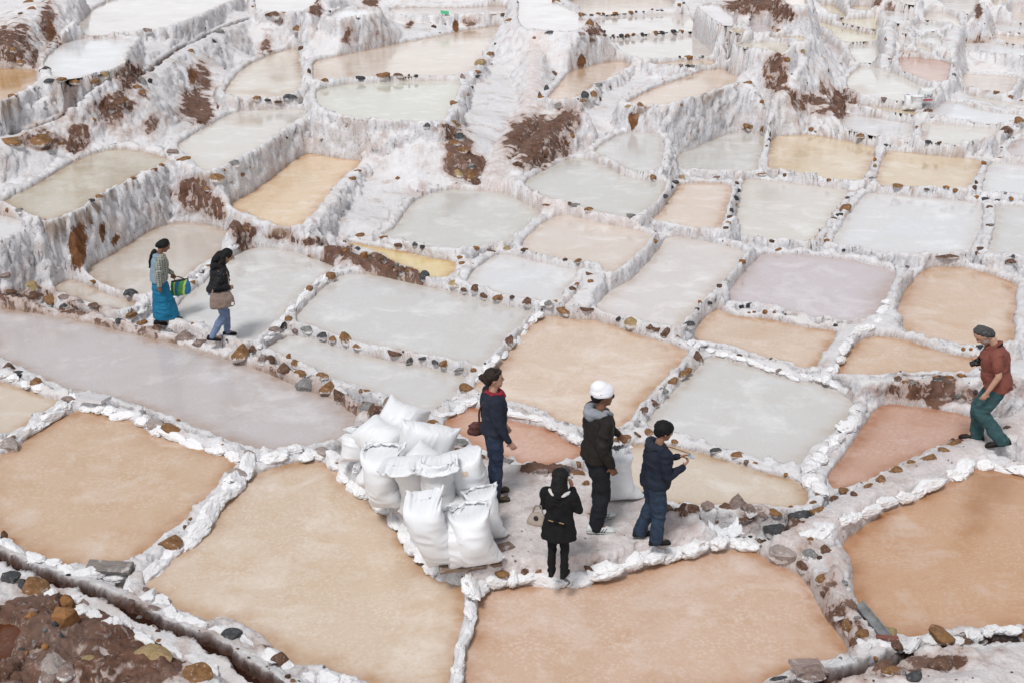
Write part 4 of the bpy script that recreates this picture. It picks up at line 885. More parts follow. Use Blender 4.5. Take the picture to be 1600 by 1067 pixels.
def mat_lump():
    m = NT('salt_lump')
    v = m.coord('Object'); ob = m.n('ShaderNodeObjectInfo')
    c = m.mix(m.ramp(m.noise(v, 2.2, 6, .65), (.35, 0), (.65, 1)), (.79, .78, .79), (.87, .865, .875))
    wv = m.n('ShaderNodeVectorMath', operation='ADD'); m.l(v, wv.inputs[0])
    cr = m.n('ShaderNodeCombineXYZ'); m.l(m.math('MULTIPLY', ob.outputs['Random'], 40), cr.inputs[0]); m.l(cr.outputs[0], wv.inputs[1])
    pt = m.noise(wv.outputs[0], 1.15, 8, .72, .4)
    c = m.mix(m.ramp(pt, (.60, 0), (.66, .8)), c, m.mix(m.ramp(m.noise(v, 5, 4), (.4, 0), (.6, 1)), (.22, .15, .11), (.46, .40, .37)))
    c = m.mix(m.ramp(m.noise(v, 9, 6, .75), (.33, .5), (.40, 0)), c, (.50, .45, .42))
    sp = m.n('ShaderNodeSeparateXYZ'); m.l(v, sp.inputs[0])
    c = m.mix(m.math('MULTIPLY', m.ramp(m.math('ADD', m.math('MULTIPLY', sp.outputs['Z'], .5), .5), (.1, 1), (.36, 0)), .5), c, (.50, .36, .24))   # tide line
    nb = m.bump(m.noise(v, 8, 8, .8), .8, .012)
    nb = m.bump(m.noise(v, 30, 5, .8), .6, .005, nb)
    return m.done(c, .8, nb, .25)
MLUMP = mat_lump()
for me in LMESH: me.materials[0] = MLUMP
for lw, lh, pl in LUMPS:
    us, vs = [p[0] for p in pl], [p[1] for p in pl]
    H3 = hit(us, vs)
    d = np.concatenate([[0], np.cumsum(np.hypot(np.diff(us), np.diff(vs)))])
    t = 0.0
    while t < d[-1]:
        sc = rs.uniform(.55, 1.4)
        step = lw * sc * .78
        u = np.interp(t, d, us) + rs.normal() * 1.5; v = np.interp(t, d, vs) + rs.normal() * 1.5
        P = hit([u], [v + lh * .12])[0]
        t2 = min(t + 6, d[-1]); t1 = max(t2 - 12, 0)
        A = hit([np.interp(t1, d, us)], [np.interp(t1, d, vs)])[0]; B = hit([np.interp(t2, d, us)], [np.interp(t2, d, vs)])[0]
        yaw = math.atan2(B[1] - A[1], B[0] - A[0])
        depth = P[1] * CP - (P[2] - CAMH) * SP; mpp = depth / FPX
        fs = math.hypot(math.cos(yaw), math.sin(yaw) * .5)
        W = lw * sc * mpp / max(fs, .5); Hh = lh * mpp * rs.uniform(.8, 1.15)
        o = bpy.data.objects.new('salt_lump', LMESH[rs.randint(6)]); COL.objects.link(o); o.parent = GROUND
        o.location = (P[0], P[1], P[2] - .10 * Hh); o.rotation_euler = (rs.uniform(-.25, .25), rs.uniform(-.15, .15), yaw + rs.uniform(-.25, .25) + (math.pi if rs.rand() < .5 else 0))
        o.scale = (W * .56, max(Hh * .66, lh * mpp * .5) * rs.uniform(.85, 1.2), Hh * rs.uniform(.42, .60))
        t += step
# ------------------------------------------------------------------ things: helpers
def tag(o, label, cat, group=None):
    o['label'] = label; o['category'] = cat
    if group: o['group'] = group
    return o

def thing(name, label, cat, loc=(0, 0, 0), rotz=0.0, group=None):
    o = bpy.data.objects.new(name, None); COL.objects.link(o); o.empty_display_size = .2
    o.location = loc; o.rotation_euler = (0, 0, rotz)
    return tag(o, label, cat, group)

def mat_sack(name, col, dirt):
    m = NT(name); v = m.coord('Object')
    c = m.mix(m.ramp(m.noise(v, 3, 5, .6), (.4, 0), (.75, 1)), col, tuple(np.array(col) * .93))
    c = m.mix(m.math('MULTIPLY', m.ramp(m.noise(v, 2.1, 7, .7), (.60, 0), (.72, 1)), dirt), c, (.60, .50, .42))
    wv = m.n('ShaderNodeTexWave'); wv.inputs['Scale'].default_value = 95; wv.bands_direction = 'Z'; m.l(v, wv.inputs['Vector'])
    nb = m.bump(m.noise(m.coord('Object', (1, 1, 2.6)), 14, 5, .65), .3, .010)
    nb = m.bump(wv.outputs['Fac'], .06, .003, nb)
    m.b.inputs['Sheen Weight'].default_value = .1
    return m.done(c, .42, nb, .35)
M_SACK = mat_sack('woven_white_plastic', (.74, .745, .765), .35)
M_SACKG = mat_sack('woven_grey_plastic', (.66, .66, .66), .4)

_SIM = {}
def sew_sack(kind, seed):
    """a woven tube sewn at the foot, filled to a fixed volume and left to settle: a small cloth relaxation gives it its own creases"""
    key = (kind, seed)
    if key in _SIM: return _SIM[key]
    nu, nv = 96, 64
    Wd, L = .58, .94
    r = np.random.RandomState(seed)
    hx = 2 * Wd / nu; hz = L / (nv - 1)
    th = (np.arange(nu) + .5) / nu
    xs = np.where(th < .5, -Wd / 2 + 2 * Wd * th, Wd / 2 - 2 * Wd * (th - .5))
    side = np.where(th < .5, -1.0, 1.0)
    P = np.zeros((nv, nu, 3))
    T = np.linspace(0, 1, nv)[:, None]
    ed = np.sqrt(np.clip(1 - (xs / (Wd / 2)) ** 2, 0, 1))
    P[..., 0] = xs * .97; P[..., 1] = side * .06 * ed * np.sin(np.clip(T, 0, 1) * math.pi) ** .5; P[..., 2] = T * L * .97
    bl = r.normal(size=P.shape)
    for _ in range(3): bl = (bl + np.roll(bl, 1, 1) + np.roll(bl, -1, 1) + np.concatenate([bl[1:], bl[-1:]]) + np.concatenate([bl[:1], bl[:-1]])) / 5
    P += bl * .02
    rx = np.full((nv, nu), hx)
    if kind == 'tied':
        row = np.exp(-((np.arange(nv) / (nv - 1) - .85) / .03) ** 2); rx *= (1 - .84 * row)[:, None]
    if kind == 'open':
        row = np.exp(-((np.arange(nv) / (nv - 1) - .90) / .06) ** 2); rx *= (1 - .5 * row)[:, None]
    Vt = {'fold': .072, 'flop': .070, 'pillow': .075, 'tied': .078, 'open': .080}[kind]
    top = {'fold': .80, 'flop': .74, 'pillow': 2.0, 'tied': .84, 'open': .84}[kind]
    V = np.zeros_like(P); dt = .012; N = 260
    fall = np.clip((T * np.ones(nu) - top) / .1, 0, 1)[..., None]
    par = np.arange(nu)
    def relax(a, b, rest, wgt):
        d = b - a; l = np.sqrt((d * d).sum(-1, keepdims=True)) + 1e-9
        e = l - rest[..., None]
        return d * (wgt * .5 * np.where(e > 0, e, e * .25) / l)
    for it in range(N):
        du = np.roll(P, -1, 1) - np.roll(P, 1, 1)
        dv = np.empty_like(P); dv[1:-1] = P[2:] - P[:-2]; dv[0] = 2 * (P[1] - P[0]); dv[-1] = 2 * (P[-1] - P[-2])
        n = np.cross(du, dv) * .25
        vol = (P * n).sum() / 3
        pr = np.clip((Vt - vol) / Vt, -.02, .5) * 60000
        prof = np.ones((nv, nu)) if kind == 'pillow' else np.clip((top + .12 - T) / .25, .04, 1) * (1.5 - .8 * T) * np.ones(nu)
        acc = n * (pr * prof)[..., None]
        acc = acc * np.minimum(1, 60 / (np.linalg.norm(acc, axis=-1, keepdims=True) + 1e-9))
        if kind != 'pillow':
            acc[..., 2] -= (.9 if it < 200 else .3) * fall[..., 0] * (kind in ('fold', 'flop'))
            if kind == 'flop': acc[..., 1] -= 1.6 * fall[..., 0]
            if kind == 'fold': acc[..., 1] += .7 * fall[..., 0]
        V = (V + acc * dt) * .90
        sp = np.sqrt((V * V).sum(-1, keepdims=True)); V *= np.minimum(1, 1.2 / (sp + 1e-9))
        Q = P + V * dt
        for k_ in range(8):
            for s0 in (0, 1):
                i0 = par[s0::2]; i1 = (i0 + 1) % nu
                c = relax(Q[:, i0], Q[:, i1], rx[:, i0], 1.0); Q[:, i0] += c; Q[:, i1] -= c
                j0 = np.arange(s0, nv - 1, 2); j1 = j0 + 1
                c = relax(Q[j0], Q[j1], np.full((len(j0), nu), hz), 1.0); Q[j0] += c; Q[j1] -= c
            if k_ % 4 == 0:
                for s0 in (0, 1):
                    j0 = np.arange(s0, nv - 1, 2); j1 = j0 + 1
                    for sh in (-1, 1):
                        c = relax(Q[j0], np.roll(Q[j1], sh, 1), np.full((len(j0), nu), math.hypot(hx, hz)), .3); Q[j0] += c; Q[j1] -= np.roll(c, -sh, 1)
            Q[0] = (Q[0] + Q[0, ::-1]) / 2
            if kind in ('pillow', 'fold', 'flop'): Q[-1] = (Q[-1] + Q[-1, ::-1]) / 2
            if kind != 'pillow': Q[..., 2] = np.maximum(Q[..., 2], .05); Q[0, :, 2] = .05; Q[0, :, 1] *= .9
        V = (Q - P) / dt; P = Q
    P = P - np.array([P[..., 0].mean(), P[..., 1].mean(), P[..., 2].min()])
    q = P.reshape(-1, 3)
    i = np.arange(nu * nv).reshape(nv, nu)
    F = np.stack([i[:-1, :], np.roll(i[:-1, :], -1, 1), np.roll(i[1:, :], -1, 1), i[1:, :]], -1).reshape(-1, 4)
    _SIM[key] = (mesh_np('sack', q, F), q, vol)
    return _SIM[key]

def sack_mesh(W, T, L, seed, style, flop=0.0):
    kind = {'fold': 'fold', 'pillow': 'pillow', 'tied': 'tied', 'open': 'open'}[style]
    if style == 'fold' and flop < -.2: kind = 'flop'
    me, V, _ = sew_sack(kind, seed % 2 if kind in ('fold', 'pillow') else 0)
    lo, hi = V.min(0), V.max(0); ext = hi - lo
    U = (V - (lo + hi) / 2 * np.array([1, 1, 0])) / ext * np.array([W * 1.20, T * 1.22, L * 1.03])
    if seed % 3 == 1: U = U * np.array([-1, -1, 1])
    r = np.random.RandomState(seed); tt = U[:, 2] / L
    U[:, 0] += W * r.uniform(-.12, .12) * np.sin(tt * math.pi) + W * r.uniform(-.08, .08) * tt; U[:, 1] += T * r.uniform(-.1, .1) * np.sin(tt * math.pi)
    c0 = np.array([0, 0, L * .5]); rad = U - c0; rad[:, 2] *= .15; rad /= np.linalg.norm(rad, axis=1)[:, None] + 1e-9
    cre = 1 - 2 * np.abs(vnoise3(U[:, 0] * 4 + seed * 3.7, U[:, 1] * 4, U[:, 2] * 11 + 3 * U[:, 0], seed))
    U = U + rad * (.011 * cre + .014 * vnoise3(U[:, 0] * 5 + seed, U[:, 1] * 5, U[:, 2] * 5, seed + 2))[:, None] * np.clip((tt - .03) / .1, 0, 1)[:, None]
    nm = bpy.data.meshes.new('sack'); nm.from_pydata([tuple(q) for q in U], [], [tuple(p_.vertices) for p_ in me.polygons])
    nm.polygons.foreach_set('use_smooth', np.ones(len(nm.polygons), bool)); nm.update()
    return nm

def place_sack(bot, top, W, T, style, seed, label, group='white sacks heaped on the platform', flop=0.0, roll=0.0, matl=None, name='salt_sack', Lmul=1.0):
    b = Vector(unproject([bot[:2]], bot[2])[0]); t = Vector(unproject([top[:2]], top[2])[0])
    ax = (t - b); L = ax.length * Lmul; ax.normalize()
    right = Vector((1, 0, 0)); x = (right - ax * right.dot(ax)).normalized(); y = ax.cross(x)
    if roll: q = Quaternion(ax, roll); x = q @ x; y = q @ y
    o = new_obj(name, sack_mesh(W, T, L, seed, style, flop), matl or M_SACK)
    Mx = Matrix((x, y, ax)).transposed().to_4x4(); Mx.translation = b
    o.matrix_world = Mx
    return tag(o, label, 'sack', group)

def tie(o, L, r, mt):
    """cord round the neck of a tied sack"""
    bm = bmesh.new()
    for k in range(3):
        bmesh.ops.create_circle(bm, cap_ends=False, radius=r, segments=16, matrix=Matrix.Translation((0, 0, L * .90 + k * .008)))
    bm.free()
    V, F = tube([(r * math.cos(a), r * .8 * math.sin(a), L * .9 + .004 * math.sin(2 * a)) for a in np.linspace(0, 2 * math.pi, 17)], .007)
    return new_obj('cord', mesh_np('cord', V, F), mt, o)

def tube(pts, r, n=8):
    P = np.array(pts, float); V = []; F = []
    rr = np.broadcast_to(np.asarray(r, float), (len(P),))
    for i, p in enumerate(P):
        d = P[min(i + 1, len(P) - 1)] - P[max(i - 1, 0)]; d /= np.linalg.norm(d) + 1e-9
        a = np.cross(d, [0, 0, 1.0] if abs(d[2]) < .9 else [1.0, 0, 0]); a /= np.linalg.norm(a); b = np.cross(d, a)
        for k in range(n):
            an = 2 * math.pi * k / n; V.append(p + rr[i] * (math.cos(an) * a + math.sin(an) * b))
    for i in range(len(P) - 1):
        for k in range(n):
            F.append((i * n + k, i * n + (k + 1) % n, (i + 1) * n + (k + 1) % n, (i + 1) * n + k))
    return np.array(V), np.array(F)

M_CORD = NT('grey_cord').done((.45, .44, .42), .8)
# the heap, lowest layer first: foot point, mouth point (picture position and height), width, thickness
SACKS = [
 ((662,728,.10),(600,690,.16),.5,.34,'pillow',1,0,'white sack low in the heap wedged behind the standing row'),
 ((716,760,.05),(668,728,.40),.46,.34,'pillow',2,0,'white sack squeezed under the broad flattened sack on top of the heap'),
 ((765,838,0),(748,768,.58),.40,.34,'fold',3,.2,'white sack at the right end of the heap behind the lone woman in navy'),
 ((720,822,0),(716,776,.42),.34,.3,'fold',4,0,'small bit of white sack showing between the standing rows and the front pair'),
 ((614,782,0),(590,708,.74),.50,.44,'fold',5,.25,'white standing sack at the bank side with a wide folded mouth, left of the row'),
 ((652,808,0),(628,716,.84),.46,.44,'fold',6,-.45,'white standing sack with its mouth folded flat towards the viewer, second in the row'),
 ((698,818,0),(682,716,.92),.46,.44,'fold',7,-.2,'tall white sack standing third in the row, beside the tan-patched one'),
 ((738,800,.02),(712,710,.88),.46,.44,'pillow',8,0,'tall white sack with a small tan patch near its mouth, nearest the navy woman'),
 ((602,748,.12),(556,728,.34),.36,.32,'tied',9,0,'small white sack with a tied neck poking out over the salt bank'),
 ((558,720,.05),(556,668,.46),.46,.42,'tied',10,0,'round white sack with a gathered neck at the far left end of the heap'),
 ((632,704,.34),(572,668,.46),.46,.40,'pillow',11,0,'plump white sack lying across the back of the heap, second from the top'),
 ((660,672,.30),(596,648,.44),.52,.44,'pillow',12,0,'plump white sack lying topmost at the far back of the heap'),
 ((712,708,.46),(622,690,.62),.56,.30,'pillow',13,0,'broad flattened white sack with a tan stain lying on top of the heap'),
 ((684,736,.50),(640,706,.66),.42,.28,'fold',14,.2,'slack white sack mouth lying between the flattened sack and the standing row'),
 ((730,880,0),(700,800,.58),.40,.38,'fold',15,0,'white sack half hidden behind the leaning front sack'),
 ((704,862,.06),(658,790,.80),.46,.44,'fold',16,-.25,'front white sack leaning left over the salt bank with a pointed corner'),
 ((752,872,.03),(732,800,.66),.48,.42,'fold',17,-.15,'front white sack standing on the boards at the right corner of the heap'),
]
for b, t, W, T, stl, seed, flop, lab in SACKS:
    o = place_sack(b, t, W, T, stl, seed, lab, flop=flop, roll=(seed % 5 - 2) * .12)
    if stl == 'tied':
        Lx = (Vector(unproject([b[:2]], b[2])[0]) - Vector(unproject([t[:2]], t[2])[0])).length
        tie(o, Lx * .945, W * .5 * .36, M_CORD)
    if seed in (8, 13):       # sewn-on patch of tan cloth
        me = o.data
        co = np.zeros(len(me.vertices) * 3); me.vertices.foreach_get('co', co); co = co.reshape(-1, 3)
        nu = 96; row = 50 if seed == 8 else 34; c0 = 22 if seed == 8 else 18
        I = [[(row + a) * nu + (c0 + b_) % nu for b_ in range(6)] for a in range(4)]
        cen = co[:96 * 64].mean(0)
        V = [co[k] + (co[k] - np.array([0, 0, co[k][2]])) / (np.linalg.norm(co[k][:2]) + 1e-6) * .006 for r_ in I for k in r_]
        F = [(a * 6 + b_, a * 6 + b_ + 1, (a + 1) * 6 + b_ + 1, (a + 1) * 6 + b_) for a in range(3) for b_ in range(5)]
        new_obj('patch', mesh_np('patch', V, F), NT('tan_patch').done((.62, .47, .36), .7), o)
place_sack((972,776,0),(968,700,.62),.50,.46,'open',21,'single white sack standing apart, its gathered mouth held by the man in the white cap', 'white sacks heaped on the platform', flop=-.1)
del_grp = bpy.data.objects.get('salt_sack.017')
if del_grp and 'group' in del_grp: del del_grp['group']

# far sacks on the bank between the pans, one of them printed
FH = hit([1419, 1430, 1445], [171, 173, 171])
for k, (P, wd, lab) in enumerate(zip(FH, (.36, .36, .42), ('small far white sack standing leftmost of three on the bank', 'small far white sack in the middle of three on the bank', 'far grey sack with dark lettering and a red bar beside two white ones'))):
    o = new_obj('salt_sack', sack_mesh(wd, .28, .46 if k < 2 else .52, 60 + k, 'fold' if k < 2 else 'pillow', .1), M_SACK if k < 2 else M_SACKG)
    o.location = (P[0], P[1], P[2] - .02); o.rotation_euler = (.08, 0, (.15, -.1, .05)[k])
    tag(o, lab, 'sack', 'far sacks standing on the bank')
    if k == 2:
        cu = bpy.data.curves.new('lettering', 'FONT'); cu.body = 'UNI'; cu.size = .15; cu.align_x = 'CENTER'; cu.extrude = .003
        tmp = bpy.data.objects.new('lettering_src', cu); COL.objects.link(tmp)
        bpy.context.view_layer.update()
        me = bpy.data.meshes.new_from_object(tmp.evaluated_get(bpy.context.evaluated_depsgraph_get()))
        bpy.data.objects.remove(tmp)
        lt = new_obj('lettering', me, NT('dark_print').done((.06, .07, .10), .6), o)
        lt.location = (0, -.163, .24); lt.rotation_euler = (math.pi / 2, 0, 0)
        V = [(-.14, -.164, .15), (.14, -.164, .15), (.14, -.164, .20), (-.14, -.164, .20), (-.14, -.15, .15), (.14, -.15, .15), (.14, -.15, .20), (-.14, -.15, .20)]
        new_obj('red_bar', mesh_np('red_bar', V, [(0, 1, 2, 3), (1, 5, 6, 2), (4, 0, 3, 7), (3, 2, 6, 7)], False), NT('red_print').done((.42, .06, .08), .6), o)

def slab(name, L, W, Hh, seed, mt, rough=.02):
    """a worn flat slab or board with broken edges and real thickness"""
    nx, ny = 10, 5
    r = np.random.RandomState(seed)
    gx, gy = np.meshgrid(np.linspace(-.5, .5, nx), np.linspace(-.5, .5, ny))
    X = gx * L + rough * vnoise(gx * 5 + seed, gy * 5, seed) * L * .5; Y = gy * W + rough * vnoise(gx * 6, gy * 6 + seed, seed + 1) * W * 2
    Zt = Hh / 2 + rough * .3 * vnoise(gx * 4, gy * 4, seed + 2) * Hh * 6
    V = np.concatenate([np.stack([X, Y, Zt], -1).reshape(-1, 3), np.stack([X, Y, Zt - Hh], -1).reshape(-1, 3)])
    i = np.arange(nx * ny).reshape(ny, nx); n = nx * ny
    F = list(map(tuple, np.stack([i[:-1, :-1], i[:-1, 1:], i[1:, 1:], i[1:, :-1]], -1).reshape(-1, 4)))
    F += [(a + n, d + n, c + n, b + n) for a, b, c, d in F[:]]
    ring = list(i[0, :]) + list(i[1:, -1]) + list(i[-1, -2::-1]) + list(i[-2:0:-1, 0])
    for a, b in zip(ring, ring[1:] + ring[:1]): F.append((a, a + n, b + n, b))
    return mesh_np(name, V, F, False)

def place_slab(name, u, v, size, yaw, tilt, mt, label, cat, dz=0.02, group=None):
    P = hit([u], [v])[0]
    o = new_obj(name, slab(name, *size, int(u) % 97, mt), mt)
    o.location = (P[0], P[1], P[2] + dz); o.rotation_euler = (tilt[0], tilt[1], yaw)
    return tag(o, label, cat, group)
def mat_wood(name, a, b):
    m = NT(name); v = m.coord('Object', (1, 9, 9))
    c = m.mix(m.ramp(m.noise(v, 6, 6, .7), (.3, 0), (.7, 1)), a, b)
    c = m.mix(m.ramp(m.noise(m.coord('Object'), 7, 6, .7), (.58, 0), (.68, .8)), c, (.62, .58, .57))
    return m.done(c, .8, m.bump(m.noise(v, 14, 6, .7), .6, .01), .2)
M_WOOD = mat_wood('weathered_board', (.13, .085, .06), (.30, .22, .17)); M_WOOD2 = mat_wood('grey_board', (.12, .105, .095), (.30, .27, .25))
place_slab('wooden_board', 764, 864, (.62, .14, .04), .55, (0, .05), M_WOOD, 'brown board end sticking out under the front right sack', 'board')
place_slab('wooden_board', 735, 886, (.70, .13, .04), .25, (0, 0), M_WOOD, 'brown board lying under the front pair of sacks, nearest the salt bank', 'board', .012)
place_slab('wooden_board', 172, 893, (.52, .16, .045), -.12, (.35, 0), M_WOOD2, 'grey snow-white crusted board lying on the bank beside the ditch', 'board', .05)
place_slab('stone_slab', 147, 628, (.40, .34, .05), -.15, (-.16, .06), mat_wood('crusted_slab', (.52, .50, .51), (.74, .72, .74)), 'pale flat stone slab bridging the bank over the two left pans', 'slab', .06)
place_slab('clay_tile', 1386, 1001, (.22, .07, .03), -.1, (0, .05), mat_wood('red_clay', (.16, .06, .045), (.26, .11, .085)), 'small red clay piece at the end of the metal gutter', 'tile', .03)
place_slab('clay_tile', 1262, 1046, (.34, .20, .04), .35, (.15, .2), mat_wood('mauve_clay', (.20, .14, .125), (.40, .32, .30)), 'purplish broken tile lying on the bank above the lower ditch', 'tile', .03)
place_slab('sheet_scrap', 695, 26, (.34, .22, .012), .2, (.5, .1), NT('green_plastic').done((.08, .45, .22), .4), 'small scrap of green plastic at the head of the brown spill', 'plastic scrap', .08)

# sheet-metal gutter feeding the right-hand pan
A = hit([1338], [948])[0]; B = hit([1382], [998])[0]
A[2] += .09; B[2] += .06
ax = B - A; L = np.linalg.norm(ax); ax /= L
sd = np.cross(ax, [0, 0, 1]); sd /= np.linalg.norm(sd); up = np.cross(sd, ax)
V = []; nsec = 9; nl = 12
for i in range(nl):
    for shell in (0, 1):
        for k in range(nsec):
            a = math.pi * (k / (nsec - 1)) - math.pi
            rr = .060 - .006 * shell
            V.append(A + ax * L * i / (nl - 1) + sd * rr * math.cos(a) * 1.1 + up * rr * math.sin(a) * .75 + up * .004 * math.sin(i * 2.1))
F = []
m_ = 2 * nsec
for i in range(nl - 1):
    for k in range(nsec - 1):
        F.append((i * m_ + k, i * m_ + k + 1, (i + 1) * m_ + k + 1, (i + 1) * m_ + k))
        F.append((i * m_ + nsec + k + 1, i * m_ + nsec + k, (i + 1) * m_ + nsec + k, (i + 1) * m_ + nsec + k + 1))
    for k in (0, nsec - 1): F.append((i * m_ + k, (i + 1) * m_ + k, (i + 1) * m_ + nsec + k, i * m_ + nsec + k))
mg = NT('galvanised_sheet'); vv = mg.coord('Object')
cg = mg.mix(mg.ramp(mg.noise(vv, 8, 5), (.35, 0), (.65, 1)), (.22, .23, .235), (.40, .405, .40)); mg.b.inputs['Metallic'].default_value = .55
tag(new_obj('metal_gutter', mesh_np('metal_gutter', np.array(V), F), mg.done(cg, .45, None, .5)), 'grey sheet metal gutter lying between stones on the bank of the right pan', 'gutter')

# empty sack crumpled on the bank, its two corners standing up
P = hit([1131], [836])[0]
n = 26; gx, gy = np.meshgrid(np.linspace(-1, 1, n), np.linspace(-1, 1, 16))
Z = .05 + .13 * np.abs(gx) ** 2.5 * (gy > -2) * (.6 + .4 * gy) + .035 * vnoise(gx * 3, gy * 3, 5) + .02 * vnoise(gx * 7, gy * 7, 6)
X = gx * .20 * (1 - .12 * gy); Y = gy * .09 + .03 * vnoise(gx * 3, gy * 2, 8)
T1 = np.stack([X, Y, Z], -1).reshape(-1, 3); T2 = T1 - np.array([0, .006, .012])
i = np.arange(n * 16).reshape(16, n); N_ = n * 16
F = list(map(tuple, np.stack([i[:-1, :-1], i[:-1, 1:], i[1:, 1:], i[1:, :-1]], -1).reshape(-1, 4)))
F += [(a + N_, d + N_, c + N_, b + N_) for a, b, c, d in F[:]]
ring = list(i[0, :]) + list(i[1:, -1]) + list(i[-1, -2::-1]) + list(i[-2:0:-1, 0])
for a, b in zip(ring, ring[1:] + ring[:1]): F.append((a, a + N_, b + N_, b))
o = tag(new_obj('empty_sack', mesh_np('empty_sack', np.concatenate([T1, T2]), F), M_SACK), 'empty white sack crumpled on the salt bank with two corners sticking up', 'sack')
o.location = P; o.rotation_euler = (0, 0, .1)
# ------------------------------------------------------------------ people
class Shape:
    """collects solids (lofts, balls) in metres, grown into one skin by a voxel remesh"""
    def __init__(s): s.V = []; s.F = []; s.n = 0; s.M = Matrix.Identity(4)
    def add(s, V, F):
        V = [s.M @ Vector(v) for v in V]
        s.V += V; s.F += [tuple(k + s.n for k in f) for f in F]; s.n += len(V)
    def loft(s, rings, n=20, cap=True):
        """rings: (centre, x half-axis vector, y half-axis vector)"""
        V = []; F = []
        for c, a, b in rings:
            c, a, b = Vector(c), Vector(a), Vector(b)
            for k in range(n):
                t = 2 * math.pi * k / n; V.append(c + a * math.cos(t) + b * math.sin(t))
        m = len(rings)
        for i in range(m - 1):
            for k in range(n): F.append((i * n + k, i * n + (k + 1) % n, (i + 1) * n + (k + 1) % n, (i + 1) * n + k))
        if cap: F.append(tuple(range(n - 1, -1, -1))); F.append(tuple(range((m - 1) * n, m * n)))
        s.add(V, F)
    def trunk(s, rows, n=24):
        """rows: (x, y, z, half width, half depth) level ellipses"""
        s.loft([((x, y, z), (a, 0, 0), (0, b, 0)) for x, y, z, a, b in rows], n)
    def limb(s, pts, rs_, n=14):
        """a tapering limb through joints, rounded at both ends"""
        P = [Vector(p) for p in pts]
        for i in range(len(P) - 1):
            d = (P[i + 1] - P[i]); L = d.length
            if L < 1e-6: continue
            d /= L; a = d.orthogonal().normalized(); b = d.cross(a)
            r0, r1 = rs_[i], rs_[i + 1]
            rows = []
            for t, f in ((-.95, .3), (-.7, .71), (-.3, .95)): rows.append((P[i] + d * r0 * t, a * r0 * f, b * r0 * f))
            for t in (0, .25, .5, .75, 1): rr = r0 + (r1 - r0) * t; rows.append((P[i] + d * L * t, a * rr, b * rr))
            for t, f in ((.3, .95), (.7, .71), (.95, .3)): rows.append((P[i + 1] + d * r1 * t, a * r1 * f, b * r1 * f))
            s.loft(rows, n)
    def ball(s, c, r, rot=None):
        n, m = 18, 12
        R_ = rot.to_matrix() if rot else Matrix.Identity(3)
        V = []; F = []
        for i in range(1, m):
            p = math.pi * i / m
            for k in range(n):
                t = 2 * math.pi * k / n
                V.append(Vector(c) + R_ @ Vector((r[0] * math.sin(p) * math.cos(t), r[1] * math.sin(p) * math.sin(t), r[2] * math.cos(p))))
        for i in range(m - 2):
            for k in range(n): F.append((i * n + k, (i + 1) * n + k, (i + 1) * n + (k + 1) % n, i * n + (k + 1) % n))
        F.append(tuple(range(n))); F.append(tuple(range((m - 1) * n - 1, (m - 2) * n - 1, -1)))
        s.add(V, F)
    def build(s, name, matl, parent, voxel=.012, smooth=4, wrinkle=0.0, wk=9.0, scale=1.0, seed=0, cut=None):
        me = bpy.data.meshes.new(name); me.from_pydata(s.V, [], s.F); me.update()
        bm = bmesh.new(); bm.from_mesh(me); bmesh.ops.recalc_face_normals(bm, faces=bm.faces); bm.to_mesh(me); bm.free()
        o = bpy.data.objects.new(name, me); COL.objects.link(o)
        r = o.modifiers.new('r', 'REMESH'); r.mode = 'VOXEL'; r.voxel_size = voxel; r.use_smooth_shade = True
        if smooth:
            q = o.modifiers.new('s', 'SMOOTH'); q.iterations = smooth; q.factor = .5
        dg = bpy.context.evaluated_depsgraph_get()
        m2 = bpy.data.meshes.new_from_object(o.evaluated_get(dg))
        m2.name = name
        n = len(m2.vertices)
        co = np.zeros(n * 3); m2.vertices.foreach_get('co', co); co = co.reshape(-1, 3)
        if wrinkle:
            no = np.zeros(n * 3); m2.vertices.foreach_get('normal', no); no = no.reshape(-1, 3)
            w_ = np.abs(n3(co * np.array([1, 1, .75]), 17 + seed, wk)) * 1.6 - .5 + .5 * n3(co, 31 + seed, wk * 2.1)
            fold_ = (1 - 2 * np.abs(vnoise3(co[:, 0] * 8 + seed, co[:, 1] * 8, co[:, 2] * 13 + 4 * co[:, 0], 40 + seed)))
            co = co + no * (wrinkle * (1.3 * w_ + .75 * fold_))[:, None]
        co *= scale
        m2.vertices.foreach_set('co', co.ravel())
        m2.polygons.foreach_set('use_smooth', np.ones(len(m2.polygons), bool))
        m2.update()
        o.modifiers.clear(); o.data = m2; bpy.data.meshes.remove(me)
        m2.materials.clear(); m2.materials.append(matl)
        o.parent = parent
        return o

